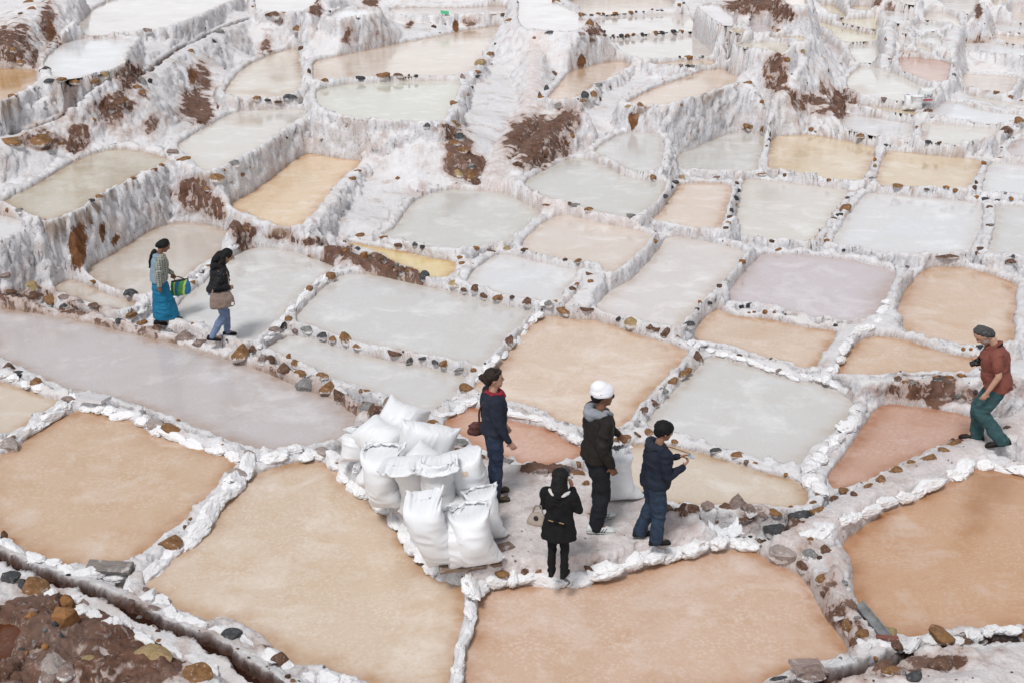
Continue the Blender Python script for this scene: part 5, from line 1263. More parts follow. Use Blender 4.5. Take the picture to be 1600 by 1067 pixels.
def cloth(name, a, b=None, rough=.85, k=22, bmp=.4, pattern=None):
    m = NT(name); v = m.coord('Object')
    b = b or tuple(np.array(a) * 1.5)
    c = m.mix(m.ramp(m.noise(v, k, 6, .7), (.3, 0), (.7, 1)), a, b)
    c = m.mix(m.ramp(m.noise(v, 3.2, 4, .6), (.45, 0), (.75, .4)), c, tuple(np.clip(np.array(b) * 1.35, 0, .8)))
    if pattern == 'plaid':
        for ax, pc in ((0, (.36, .36, .30)), (2, (.36, .36, .30)), (1, (.36, .36, .30))):
            sp = m.n('ShaderNodeSeparateXYZ'); m.l(v, sp.inputs[0])
            f = m.math('FRACT', m.math('MULTIPLY', sp.outputs[ax], 26.0))
            c = m.mix(m.math('MULTIPLY', m.math('LESS_THAN', f, .36), .62), c, pc)
    if pattern == 'knit':
        vo = m.n('ShaderNodeTexVoronoi'); vo.inputs['Scale'].default_value = 55; m.l(v, vo.inputs['Vector'])
        c = m.mix(m.ramp(vo.outputs['Distance'], (.2, 0), (.6, 1)), c, (.22, .30, .38))
    if pattern == 'stripe':
        sp = m.n('ShaderNodeSeparateXYZ'); m.l(v, sp.inputs[0])
        f = m.math('FRACT', m.math('MULTIPLY', m.math('ADD', sp.outputs[0], sp.outputs[1]), 7.0))
        c = m.mix(m.math('LESS_THAN', f, .38), c, (.02, .16, .30)); c = m.mix(m.math('GREATER_THAN', f, .82), c, (.45, .55, .12))
    return m.done(c, rough, m.bump(m.noise(v, 60, 4, .7), bmp, .004), .2)

def skin_mat(name, a):
    m = NT(name); v = m.coord('Object')
    c = m.mix(m.ramp(m.noise(v, 14, 5), (.35, 0), (.65, 1)), tuple(np.array(a) * .85), tuple(np.array(a) * 1.1))
    m.b.inputs['Subsurface Weight'].default_value = .08
    return m.done(c, .5, m.bump(m.noise(v, 50, 4), .15, .003), .35)
SKIN_D = skin_mat('brown_skin', (.20, .095, .055)); SKIN_L = skin_mat('fair_skin', (.47, .27, .19)); SKIN_M = skin_mat('tan_skin', (.32, .165, .105))
HAIR_B = cloth('black_hair', (.005, .0045, .0045), (.012, .011, .011), .7, 70); HAIR_N = cloth('brown_hair', (.014, .008, .006), (.030, .018, .013), .65, 70)
HAIR_G = cloth('greying_hair', (.018, .017, .017), (.10, .10, .10), .6, 60)
EYE = NT('dark_eye').done((.01, .008, .007), .2, None, .5); LIP = NT('lip').done((.22, .075, .06), .5)
BLACKP = NT('black_plastic').done((.012, .012, .013), .35, None, .5); SILV = NT('silver_plastic').done((.40, .48, .54), .3, None, .5); LENS = NT('lens_glass').done((.01, .012, .018), .08, None, .6)
SOLE = NT('dark_sole').done((.02, .018, .016), .7)

def rotx(a): return Matrix.Rotation(a, 4, 'X')
def rotz(a): return Matrix.Rotation(a, 4, 'Z')
PELV = Vector((0, 0, .93))

def lean_matrix(lean, twist=0.0, side=0.0):
    T = Matrix.Translation(PELV)
    return T @ rotz(twist) @ Matrix.Rotation(side, 4, 'Y') @ rotx(-lean) @ T.inverted()

def head_matrix(up, yaw, pitch, roll=0.0):
    N = Matrix.Translation((0, .02, 1.50))
    return up @ N @ rotz(yaw) @ rotx(-pitch) @ Matrix.Rotation(roll, 4, 'Y') @ Matrix.Diagonal((1.04, 1.04, 1.09, 1)) @ N.inverted()

def hand(S, wrist, d, palm, side, curl=.5):
    """palm, four fingers of different length with two bends, and a thumb from the side of the palm"""
    w_ = Vector(wrist); d = Vector(d).normalized(); pn = Vector(palm); pn = (pn - d * pn.dot(d)).normalized(); x = d.cross(pn) * side
    S.loft([(w_, x * .026, pn * .018), (w_ + d * .03, x * .036, pn * .016), (w_ + d * .065, x * .042, pn * .015), (w_ + d * .095, x * .040, pn * .012)], 14)
    for k, (off, L) in enumerate(((-.031, .068), (-.0105, .078), (.0105, .073), (.031, .056))):
        p0 = w_ + d * .088 + x * off; a = curl
        d1 = (d * math.cos(a) + pn * math.sin(a)); d2 = (d * math.cos(2.2 * a) + pn * math.sin(2.2 * a)); d3 = d * math.cos(3.1 * a) + pn * math.sin(3.1 * a)
        p1 = p0 + d1 * L * .45; p2 = p1 + d2 * L * .33; p3 = p2 + d3 * L * .24
        S.limb([p0, p1, p2, p3], [.0095, .0092, .0085, .0075], 10)
    q0 = w_ + d * .028 - x * .030; td = (d * .62 - x * .62 + pn * .48).normalized()
    q1 = q0 + td * .042; q2 = q1 + (d * .85 - x * .1 + pn * .55).normalized() * .034
    S.limb([q0, q1, q2], [.013, .011, .009], 10)

def shoe(S, ankle, d, up=(0, 0, 1), L=.275):
    a = Vector(ankle); d = Vector(d).normalized(); u = Vector(up); u = (u - d * u.dot(d)).normalized(); x = d.cross(u)
    rows = []
    for t, w_, h_ in ((-.085, .022, .02), (-.075, .033, .045), (-.03, .038, .055), (.05, .040, .043), (.12, .047, .033), (.165, .042, .026), (.188, .024, .016)):
        rows.append((a + d * t * L / .275 + u * (h_ - .085), x * w_, u * h_))
    S.loft(rows, 16)

def person(name_label, P, yaw, hgt, up, head, armR, armL, legR, legL, skin, female=False, handR=None, handL=None, bare_arms=False):
    """the bare body as one continuous skin; returns root and the frames the clothes follow"""
    root = thing('person', name_label, 'person', P, yaw); root.scale = (1.13, 1.13, 1)
    k = hgt / 1.75
    S = Shape()
    # legs
    for side, (hip, knee, ank, fd) in ((1, legR), (-1, legL)):
        S.limb([hip, knee, ank], [.078, .052, .036])
        S.limb([ank, Vector(ank) + Vector(fd).normalized() * .13 + Vector((0, 0, -.055))], [.036, .028])
    S.M = up
    sw = .172 if female else .19
    S.trunk([(0, 0, .84, .13, .09), (0, 0, .93, .160, .105), (0, .005, 1.06, .135, .095), (0, .01, 1.2, .150, .105), (0, .005, 1.33, .165, .105), (0, 0, 1.41, .150, .085), (0, 0, 1.455, .085, .065)])
    S.limb([(0, -.005, 1.43), (0, .018, 1.56)], [.052, .050])
    for side, A, Hd in ((1, armR, handR), (-1, armL, handL)):
        S.M = up
        sh = (side * sw, 0, 1.405)
        S.limb([(side * .10, 0, 1.40), sh], [.05, .05])
        S.M = Matrix.Identity(4)
        shw = up @ Vector(sh); el, wr = Vector(A[0]), Vector(A[1])
        S.limb([shw, el, wr], [.053, .040, .027])
        dd = Hd[0] if Hd else (wr - el); pn = Hd[1] if Hd else (-side, .2, 0); cu = Hd[2] if Hd else .35
        hand(S, wr, dd, pn, side, cu)
    HM = head_matrix(up, *head)
    S.M = HM
    S.ball((0, .012, 1.655), (.076, .096, .105)); S.ball((0, .045, 1.60), (.058, .062, .072)); S.ball((0, .078, 1.555), (.030, .028, .026))
    S.loft([((0, .100, 1.66), (.008, 0, 0), (0, .006, .004)), ((0, .118, 1.632), (.013, 0, 0), (0, .010, .006)), ((0, .122, 1.615), (.018, 0, 0), (0, .012, .006)), ((0, .106, 1.604), (.014, 0, 0), (0, .008, .004))], 10)
    for s_ in (1, -1):
        S.ball((s_ * .080, .004, 1.638), (.010, .020, .032))
    body = S.build('body', skin, root, .0122, 3, scale=k)
    for s_ in (1, -1):
        E = Shape(); E.M = HM; E.ball((s_ * .031, .098, 1.655), (.014, .008, .007)); e = E.build('eye', EYE, root, .004, 1, scale=k)
    L = Shape(); L.M = HM; L.ball((0, .102, 1.578), (.022, .008, .006)); L.build('mouth', LIP, root, .004, 1, scale=k)
    return root, k, HM

def stand(x, y, z=None): return Vector((x, y, ground_z(x, y) if z is None else z))
def at(u, v, z):
    p = unproject([(u, v)], z)[0]; return Vector(p)
def on(u, v):
    p = hit([u], [v])[0]; return Vector(p)

def hair_cap(HM, root, k, matl, extra=None, name='hair', low=1.60, thick=.014):
    S = Shape(); S.M = HM
    S.ball((0, -.006, 1.672), (.084 + thick * .3, .092 + thick * .3, .100 + thick * .2))
    S.ball((0, -.045, 1.635), (.076, .062, .080))
    for s_ in (1, -1): S.ball((s_ * .062, -.015, 1.66), (.030, .055, .055))
    if extra: extra(S)
    return S.build(name, matl, root, .008, 1, .007, 26, k)

def jacket(root, k, up, armR, armL, matl, sw=.19, hem=.86, girth=1.0, sleeve=True, name='jacket', hemw=.19, cuffs=1.0, seed=0, short=None, extra=None, wr=.012):
    S = Shape(); S.M = up
    g = girth
    S.trunk([(0, 0, hem, hemw * g, .145 * g), (0, .005, hem + .06, (hemw + .008) * g, .150 * g), (0, .012, 1.10, .175 * g, .14 * g), (0, .015, 1.22, .187 * g, .152 * g), (0, .008, 1.34, .198 * g, .142 * g), (0, 0, 1.42, .172 * g, .118), (0, 0, 1.475, .092, .082)])
    for side, A in ((1, armR), (-1, armL)):
        S.M = up
        sh = (side * sw, 0, 1.405)
        S.limb([(side * .10, 0, 1.405), sh], [.075, .075])
        S.M = Matrix.Identity(4)
        shw = up @ Vector(sh); el, w_ = Vector(A[0]), Vector(A[1])
        if short: S.limb([shw, shw.lerp(el, short)], [.074, .068])
        elif sleeve: S.limb([shw, el, el.lerp(w_, .93)], [.073, .060, .045 * cuffs])
    S.M = up
    if extra: extra(S)
    return S.build(name, matl, root, .0125, 3, wr, 7, k, seed)

def trousers(root, k, legR, legL, matl, up, w=.165, r=(.095, .072, .060), name='trousers', top=1.0, seed=0, wr=.012):
    S = Shape()
    for hip, knee, ank, fd in (legR, legL):
        S.limb([hip, knee, Vector(ank) + Vector((0, 0, -.02))], list(r))
    S.M = up
    S.trunk([(0, 0, .86, w * .95, .115), (0, 0, .95, w, .118), (0, 0, top + .04, w * .92, .108)])
    return S.build(name, matl, root, .0125, 3, wr, 7, k, seed)

def shoes(root, k, legR, legL, matl, L=.275, name='shoe', stripe=None):
    for hip, knee, ank, fd in (legR, legL):
        S = Shape(); shoe(S, ank, fd, L=L); o = S.build(name, matl, root, .008, 2, scale=k)
        d = Vector(fd).normalized(); u = Vector((0, 0, 1)); u = (u - d * u.dot(d)).normalized(); a = Vector(ank)
        T = Shape(); x = d.cross(u)
        T.loft([(a + d * t * L / .275 - u * .083, x * w_, u * .010) for t, w_ in ((-.086, .02), (-.07, .038), (.0, .042), (.12, .050), (.165, .044), (.19, .02))], 14)
        T.build('sole', SOLE if not stripe else stripe[0], o, .007, 1, scale=k)
        if stripe:
            for j in range(3):
                for sx in (1, -1):
                    B = Shape()
                    c0 = a + d * (.03 + .028 * j) - u * .065 + x * sx * .043; c1 = a + d * (.055 + .028 * j) - u * .025 + x * sx * .036
                    B.limb([c0, c1], [.006, .006], 8)
                    B.build('stripe', stripe[1], o, .004, 1, scale=k)

def strap(root, k, pts, r, matl, name='strap'):
    V, F = tube([Vector(p) * k for p in chaikin(np.array([tuple(p) for p in pts]), 2, False)], r * k, 8)
    return new_obj(name, mesh_np(name, V, F), matl, root)

def hood(S, c=(0, -.085, 1.47), w=.13):
    S.limb([(-w, -.01, 1.46), (-w * .6, -.085, 1.475), (0, -.115, 1.46), (w * .6, -.085, 1.475), (w, -.01, 1.46)], [.035, .052, .058, .052, .035])
    S.ball((0, -.11, 1.43), (.10, .05, .075))

HRX, HLX = .085, -.085
def leg(hx, knee, ank, fd, hy=0.0, hz=.90): return ((hx, hy, hz), knee, ank, fd)

# 1 --- woman in navy on the platform, seen from behind, looking right
up = lean_matrix(-.02)
aR = ((.225, .02, 1.13), (.245, .13, .90)); aL = ((-.225, .03, 1.13), (-.21, .15, .92))
lR = leg(HRX, (.09, .015, .49), (.095, -.02, .085), (.15, 1, -.05)); lL = leg(HLX, (-.09, .03, .49), (-.10, .02, .085), (-.1, 1, -.05))
P = at(772, 776, .0)
root, k, HM = person('woman in navy fleece and jeans standing beside the sack heap, looking right', Vector((P.x, P.y, .012)), -1.36, 1.66, up, (-.1, .04), aR, aL, lR, lL, SKIN_L, True)
hair_cap(HM, root, k, HAIR_N, lambda S: (S.ball((0, -.115, 1.655), (.042, .038, .036)), S.ball((.0, -.09, 1.64), (.05, .04, .045)), S.ball((0, .062, 1.722), (.062, .040, .032))))
NAVY = cloth('navy_fleece', (.012, .015, .026), (.026, .031, .047))
jacket(root, k, up, aR, aL, NAVY, .175, .90, .98, seed=1)
trousers(root, k, lR, lL, cloth('dark_denim', (.014, .021, .042), (.035, .05, .085)), up, .17, (.100, .078, .078), seed=2)
shoes(root, k, lR, lL, cloth('olive_suede', (.055, .045, .032)))
S = Shape(); S.M = up; S.limb([(-.09, -.01, 1.475), (-.07, .075, 1.465), (0, .105, 1.455), (.07, .075, 1.465), (.09, -.01, 1.475), (0, -.07, 1.48), (-.09, -.01, 1.475)], [.024, .028, .034, .028, .024, .022, .024]); S.ball((.02, .12, 1.42), (.04, .03, .04))
S.build('scarf', cloth('red_scarf', (.16, .012, .022), (.30, .025, .04)), root, .009, 2, .006, 14, k)
S = Shape(); S.M = HM
for s_ in (1, -1): S.ball((s_ * .036, .070, 1.748), (.028, .008, .020)); S.limb([(s_ * .066, .066, 1.745), (s_ * .088, .0, 1.70)], [.005, .004], 8)
S.build('sunglasses', BLACKP, root, .005, 1, scale=k)
strap(root, k, [up @ Vector(p) for p in ((-.10, .16, 1.25), (-.02, .13, 1.42), (.09, .03, 1.49), (.06, -.10, 1.42), (-.05, -.155, 1.2), (-.17, -.13, 1.0), (-.19, -.14, .95))], .011, cloth('brown_strap', (.07, .03, .025)))
b = thing('shoulder_bag', 'small brown patterned bag slung at the hip of the navy-clad woman', 'bag', root.location, -1.36); b.scale = root.scale
S = Shape(); S.trunk([(-.20, -.17, .80, .05, .08), (-.20, -.17, .83, .062, .10), (-.19, -.16, .92, .052, .09), (-.18, -.15, .98, .03, .05)]); S.build('pouch', cloth('woven_brown', (.045, .018, .022), (.15, .06, .05), .8, 40), b, .01, 2, .006, 14, k)
S = Shape(); S.limb([(-.19, -.25, .93), (-.24, -.17, .945), (-.19, -.08, .93)], [.012, .014, .012]); S.build('flap_trim', cloth('woven_purple', (.06, .025, .06)), b, .008, 1, scale=k)

# 2 --- man in the white cap holding a sack
up = lean_matrix(.05)
aR = ((.235, -.045, 1.13), (.255, .05, .90)); aL = ((-.235, .12, 1.17), (-.19, .335, 1.02))
lR = leg(HRX, (.10, .05, .49), (.12, -.035, .085), (.35, 1, -.04)); lL = leg(HLX, (-.10, .09, .49), (-.11, .10, .085), (-.15, 1, -.04))
P = at(928, 822, 0)
root, k, HM = person('man in white cap and dark jacket with grey hood, gripping a white sack', Vector((P.x, P.y, .012)), -1.22, 1.76, up, (-.18, .08), aR, aL, lR, lL, SKIN_D, handL=((.1, .6, -.8), (1, 0, 0), .75))
hair_cap(HM, root, k, HAIR_B, lambda S: None, low=1.6, thick=0)
S = Shape(); S.M = HM @ Matrix.Translation((0, 0, 0)); S.ball((0, .002, 1.690), (.096, .112, .092)); S.ball((0, -.02, 1.662), (.094, .100, .062)); S.ball((0, -.03, 1.72), (.086, .094, .078))
S.loft([((0, .0, 1.640), (.096, 0, 0), (0, .108, .018)), ((0, .0, 1.665), (.100, 0, 0), (0, .113, .018))], 24)
S.build('cap', cloth('white_cap', (.74, .74, .78), (.80, .80, .84), .8, 30, .3), root, .009, 2, .005, 12, k)
S = Shape(); S.M = HM
for s_ in (1, -1): S.ball((s_ * .034, .104, 1.655), (.028, .010, .019)); S.limb([(s_ * .062, .096, 1.66), (s_ * .086, .01, 1.655)], [.005, .004], 8)
S.build('sunglasses', BLACKP, root, .005, 1, scale=k)
jacket(root, k, up, aR, aL, cloth('black_brown_jacket', (.011, .009, .008), (.022, .018, .016), .7), .195, .87, 1.02, seed=3, wr=.014)
S = Shape(); S.M = up; hood(S); S.limb([(-.085, .02, 1.485), (-.05, .11, 1.43), (0, .135, 1.36)], [.028, .026, .018]); S.limb([(.085, .02, 1.485), (.05, .11, 1.43), (0, .135, 1.36)], [.028, .026, .018])
S.build('hood', cloth('grey_hood', (.19, .20, .23), (.28, .29, .32)), root, .011, 3, .010, 10, k)
trousers(root, k, lR, lL, cloth('black_trousers', (.008, .009, .012), (.016, .017, .022)), up, .172, (.102, .080, .070), seed=5)
WSH = cloth('white_sneaker', (.52, .54, .53), (.62, .64, .63), .6)
shoes(root, k, lR, lL, WSH, .30, 'shoe', (NT('pale_sole').done((.40, .42, .40), .6), NT('dark_green_stripe').done((.03, .05, .05), .6)))

# 3 --- man in blue jacket with a small camera
up = lean_matrix(.06)
aR = ((.235, .05, 1.10), (.12, .31, 1.16)); aL = ((-.225, .10, 1.12), (-.06, .34, 1.20))
lR = leg(HRX, (.09, .04, .49), (.09, .02, .085), (.1, 1, -.06)); lL = leg(HLX, (-.11, .03, .50), (-.14, -.10, .105), (-.2, 1, -.18))
P = at(1018, 846, 0)
root, k, HM = person('man in dark blue hooded jacket and jeans looking at a small camera', Vector((P.x, P.y, .012)), -1.28, 1.46, up, (-.05, .26), aR, aL, lR, lL, SKIN_M, handR=((-.35, .7, .35), (-.6, -.2, .6), .6), handL=((.2, .8, .25), (.5, 0, -.6), .6))
hair_cap(HM, root, k, HAIR_B, lambda S: (S.ball((0, .03, 1.70), (.086, .078, .075)), S.ball((0, -.02, 1.69), (.10, .105, .095))), thick=.02)
jacket(root, k, up, aR, aL, cloth('navy_jacket', (.008, .012, .022), (.017, .023, .038), .75), .20, .87, 1.12, seed=7, wr=.014, hemw=.185)
S = Shape(); S.M = up; hood(S); S.build('hood', cloth('navy_hood', (.012, .017, .028), (.03, .036, .05)), root, .011, 3, .010, 10, k)
S = Shape(); S.M = up; S.ball((0, -.10, 1.485), (.075, .04, .022)); S.build('hood_lining', cloth('grey_lining', (.07, .08, .10), (.13, .14, .17)), root, .009, 2, .004, 12, k)
trousers(root, k, lR, lL, cloth('blue_denim', (.012, .022, .042), (.035, .055, .09)), up, .178, (.112, .088, .080), seed=8)
shoes(root, k, lR, lL, cloth('black_shoe', (.012, .012, .012)), .28)
cam_o = thing('compact_camera', 'small silver compact camera held up by the man in blue', 'camera', root.location, -1.28); cam_o.scale = root.scale
Mx = Matrix.Translation((.03, .45, 1.24)) @ rotx(-.35) @ rotz(.2)
S = Shape(); S.M = Mx; S.loft([((0, -.013, 0), (.052, 0, 0), (0, 0, .032)), ((0, .013, 0), (.052, 0, 0), (0, 0, .032))], 8); S.build('camera_body', SILV, cam_o, .005, 1, scale=k)
S = Shape(); S.M = Mx; S.loft([((0, .012, 0), (.022, 0, 0), (0, 0, .022)), ((0, .03, 0), (.02, 0, 0), (0, 0, .02))], 12); S.build('lens', BLACKP, cam_o, .004, 1, scale=k)
strap(cam_o, k, [Vector((.02, .44, 1.27)), up @ Vector((.06, .12, 1.45)), up @ Vector((.08, .0, 1.48))], .005, BLACKP)

# 4 --- girl in the black coat from behind, photographing
up = lean_matrix(.04)
aR = ((.255, .05, 1.14), (.12, .20, 1.42)); aL = ((-.235, .06, 1.12), (-.10, .22, 1.38))
lR = leg(HRX, (.085, .01, .49), (.085, -.02, .085), (.1, 1, -.05)); lL = leg(HLX, (-.09, .01, .49), (-.09, -.01, .085), (-.1, 1, -.05))
P = at(872, 899, 0)
root, k, HM = person('woman in short black coat seen from behind, raising a phone to her face', Vector((P.x, P.y, .012)), -.28, 1.24, up, (-.12, .08), aR, aL, lR, lL, SKIN_M, True, handR=((-.25, .35, .9), (-.7, .4, 0), .55), handL=((.3, .35, .85), (.7, .4, 0), .55))
hair_cap(HM, root, k, HAIR_B, lambda S: (S.ball((0, -.01, 1.685), (.108, .112, .105)), S.limb([(0, -.06, 1.62), (.02, -.10, 1.50), (.03, -.11, 1.42)], [.095, .085, .055]), S.limb([(.06, -.01, 1.60), (.09, -.02, 1.47)], [.05, .035]), S.limb([(-.06, -.01, 1.60), (-.08, -.03, 1.49)], [.05, .035])))
def flare(S): S.trunk([(0, 0, .66, .245, .18), (0, 0, .76, .225, .165), (0, 0, .90, .195, .148), (0, 0, 1.05, .175, .14)])
COAT = cloth('black_wool', (.005, .005, .006), (.010, .010, .011))
jacket(root, k, up, aR, aL, COAT, .18, .72, 1.04, name='coat', hemw=.215, seed=9, extra=flare)
S = Shape(); S.M = up; S.limb([(-.135, -.03, 1.455), (-.08, -.115, 1.465), (0, -.14, 1.44), (.08, -.115, 1.45), (.135, -.03, 1.455)], [.02, .030, .034, .030, .02]); S.build('collar', cloth('pale_fleece', (.50, .48, .46), (.62, .60, .58), .9, 50), root, .009, 2, .006, 16, k)
S = Shape(); S.M = up; S.limb([(-.12, -.152, 1.03), (0, -.165, 1.02), (.12, -.152, 1.005)], [.014, .014, .014]); bel = S.build('belt', COAT, root, .007, 1, scale=k)
for bx in (-.07, .075):
    S = Shape(); S.M = up; S.limb([(bx - .028, -.172, 1.025 - bx * .1), (bx + .028, -.172, 1.015 - bx * .1)], [.009, .009], 8); S.build('belt_clasp', NT('tan_leather').done((.32, .20, .10), .5), bel, .005, 1, scale=k)
trousers(root, k, lR, lL, cloth('black_leggings', (.006, .006, .007), (.011, .011, .012)), up, .15, (.088, .066, .058), seed=11)
shoes(root, k, lR, lL, cloth('black_boot', (.008, .008, .008)), .26)
ph = thing('phone', 'dark phone with a pale screen held up by the woman in the black coat', 'phone', root.location, -.28); ph.scale = root.scale
Mx = Matrix.Translation((.06, .30, 1.53)) @ rotz(-.2)
S = Shape(); S.M = Mx; S.loft([((0, -.006, 0), (.062, 0, 0), (0, 0, .036)), ((0, .006, 0), (.062, 0, 0), (0, 0, .036))], 4); S.build('phone_case', BLACKP, ph, .005, 0, scale=k)
new_obj('screen', mesh_np('screen', [tuple((Mx @ Vector(q)) * k) for q in ((-.040, -.011, -.020), (.040, -.011, -.020), (.040, -.011, .020), (-.040, -.011, .020), (-.040, -.004, -.020), (.040, -.004, -.020), (.040, -.004, .020), (-.040, -.004, .020))], [(0, 1, 2, 3), (3, 2, 6, 7), (0, 4, 5, 1)], False), NT('pale_screen').done((.55, .62, .66), .2, None, .5), ph)
hb = thing('handbag', 'beige handbag hanging at the left side of the woman in the black coat', 'bag', root.location, -.28); hb.scale = root.scale
S = Shape(); S.loft([((-.31, -.02, .84), (.13, 0, 0), (0, .055, 0)), ((-.31, -.02, .88), (.135, 0, 0), (0, .062, 0)), ((-.30, -.02, .98), (.115, 0, 0), (0, .05, 0)), ((-.285, -.02, 1.05), (.085, 0, 0), (0, .022, 0))], 20); S.build('bag_body', cloth('beige_leather', (.27, .225, .19), (.36, .30, .255), .55, 12), hb, .01, 2, .005, 12, k)
S = Shape(); S.limb([(-.36, -.02, 1.04), (-.33, -.01, 1.15), (-.25, .0, 1.16), (-.22, -.02, 1.04)], [.012] * 4); S.build('handle', cloth('grey_leather', (.16, .14, .125), None, .5), hb, .007, 1, scale=k)
S = Shape(); S.ball((-.30, -.075, .98), (.035, .014, .045)); S.build('buckle', BLACKP, hb, .006, 1, scale=k)

# 5 --- man in the rust shirt walking along the causeway
up = lean_matrix(.20, .1)
aR = ((.265, .10, 1.12), (.11, .23, 1.17)); aL = ((-.275, .03, 1.13), (-.285, .13, .89))
lR = leg(HRX, (.09, .17, .52), (.09, .15, .085), (.15, 1, -.1)); lL = leg(HLX, (-.10, .16, .50), (-.10, -.13, .15), (-.1, 1, -.30))
P = on(1545, 694)
root, k, HM = person('grey-haired man in rust red shirt stepping down the path with a camera', P, 1.25, 1.76, up, (.05, .68), aR, aL, lR, lL, SKIN_L, handR=((-.3, .5, .55), (-.6, .1, -.6), .7), handL=((0, .35, -.9), (1, .2, 0), .45))
hair_cap(HM, root, k, HAIR_G, None, thick=.004)
S = Shape(); S.M = HM; S.ball((0, .072, 1.578), (.045, .042, .03)); S.ball((.05, .04, 1.59), (.02, .04, .035)); S.ball((-.05, .04, 1.59), (.02, .04, .035)); S.build('beard', cloth('grey_stubble', (.20, .16, .14), (.34, .29, .26), .8, 80), root, .007, 2, .003, 30, k)
RUST = cloth('rust_shirt', (.15, .048, .036), (.235, .082, .062))
def belly(S): S.ball((0, .085, 1.05), (.155, .11, .15))
jacket(root, k, up, aR, aL, RUST, .20, .84, 1.10, name='shirt', short=.62, seed=13, extra=belly, hemw=.18)
S = Shape(); S.M = up; S.limb([(-.085, .0, 1.485), (-.05, .09, 1.45), (0, .12, 1.40)], [.02, .022, .012]); S.limb([(.085, .0, 1.485), (.05, .09, 1.45), (0, .12, 1.40)], [.02, .022, .012]); S.limb([(-.085, 0, 1.485), (0, -.08, 1.50), (.085, 0, 1.485)], [.02, .022, .02]); S.build('collar', RUST, root, .009, 2, scale=k)
trousers(root, k, lR, lL, cloth('teal_trousers', (.022, .055, .062), (.05, .105, .11)), up, .18, (.115, .092, .084), seed=14, wr=.014)
shoes(root, k, lR, lL, cloth('brown_black_leather', (.016, .011, .010), None, .5), .31)
cm = thing('camera', 'black camera hanging at the chest of the man in rust red', 'camera', root.location, 1.25); cm.scale = root.scale
Mx = Matrix.Translation((.05, .265, 1.16)) @ rotx(-.45)
S = Shape(); S.M = Mx; S.loft([((0, -.03, 0), (.07, 0, 0), (0, 0, .048)), ((0, .03, 0), (.07, 0, 0), (0, 0, .048))], 8); S.loft([((0, -.02, .045), (.03, 0, 0), (0, .03, 0)), ((0, -.02, .075), (.018, 0, 0), (0, .02, 0))], 8); S.build('camera_body', BLACKP, cm, .007, 1, scale=k)
S = Shape(); S.M = Mx; S.loft([((0, .028, 0), (.040, 0, 0), (0, 0, .040)), ((0, .085, -.005), (.038, 0, 0), (0, 0, .038))], 16); ln = S.build('lens', BLACKP, cm, .006, 1, scale=k)
S = Shape(); S.M = Mx; S.ball((0, .086, -.005), (.030, .006, .030)); S.build('front_glass', LENS, ln, .005, 1, scale=k)
strap(cm, k, [Vector((.11, .265, 1.19)), up @ Vector((.10, .16, 1.30)), up @ Vector((.10, .04, 1.495)), up @ Vector((0, -.115, 1.49)), up @ Vector((-.135, -.01, 1.475)), up @ Vector((-.11, .155, 1.33)), Vector((-.01, .265, 1.19))], .012, cloth('black_strap', (.01, .01, .01)))

# 6 --- woman in blue skirt and knit vest on the stone path
up = lean_matrix(.10)
aR = ((.225, -.02, 1.13), (.235, -.02, .88)); aL = ((-.20, .10, 1.12), (-.16, .25, .98))
lR = leg(HRX, (.09, .06, .49), (.09, -.10, .10), (.1, 1, -.15)); lL = leg(HLX, (-.09, .12, .50), (-.09, .18, .085), (-.1, 1, -.05))
P = on(256, 505)
root, k, HM = person('woman in long blue skirt and knitted vest over a plaid shirt on the stone path', P, -1.22, 1.52, up, (-.05, .42), aR, aL, lR, lL, SKIN_D, True, handL=((.1, .3, -.9), (1, 0, 0), .9))
hair_cap(HM, root, k, HAIR_B, lambda S: (S.ball((0, -.085, 1.62), (.055, .045, .06)),))
S = Shape(); S.M = up; S.limb([(0, -.085, 1.53), (.005, -.135, 1.44), (0, -.165, 1.30), (-.01, -.165, 1.18)], [.045, .034, .028, .018]); S.build('braid', HAIR_B, root, .009, 1, .008, 22, k)
jacket(root, k, up, aR, aL, cloth('plaid_shirt', (.055, .06, .055), (.12, .13, .12), .85, 20, .3, 'plaid'), .175, .94, 1.0, name='shirt', seed=15)
S = Shape(); S.M = up
S.trunk([(0, -.012, .90, .195, .150), (0, -.012, 1.0, .197, .152), (0, -.005, 1.2, .195, .150), (0, -.012, 1.34, .178, .135), (0, -.015, 1.42, .150, .108), (0, -.012, 1.47, .085, .078)]); S.ball((0, -.06, 1.44), (.15, .07, .05))
S.build('vest', cloth('blue_knit', (.10, .165, .22), (.20, .28, .35), .95, 30, .8, 'knit'), root, .0125, 3, .008, 9, k)
S = Shape(); S.trunk([(0, .05, .13, .225, .24), (0, .045, .3, .205, .21), (0, .03, .55, .19, .175), (0, .015, .75, .18, .150), (0, .0, .92, .160, .125), (0, 0, 1.0, .14, .11)]); S.build('skirt', cloth('blue_skirt', (.005, .10, .20), (.012, .16, .28), .6, 8), root, .0125, 3, .016, 5, k)
DWOOL = cloth('dark_wool', (.012, .01, .01))
for q in (lL, lR):
    S = Shape(); S.limb([Vector(q[1]).lerp(Vector(q[2]), .6), q[2]], [.045, .04]); S.build('stocking', DWOOL, root, .01, 1, scale=k)
shoes(root, k, lR, lL, cloth('dark_shoe', (.012, .01, .009)), .25)
bg = thing('shopping_bag', 'green and blue striped carrier bag held by the woman in the blue skirt', 'bag', root.location, -1.22); bg.scale = root.scale
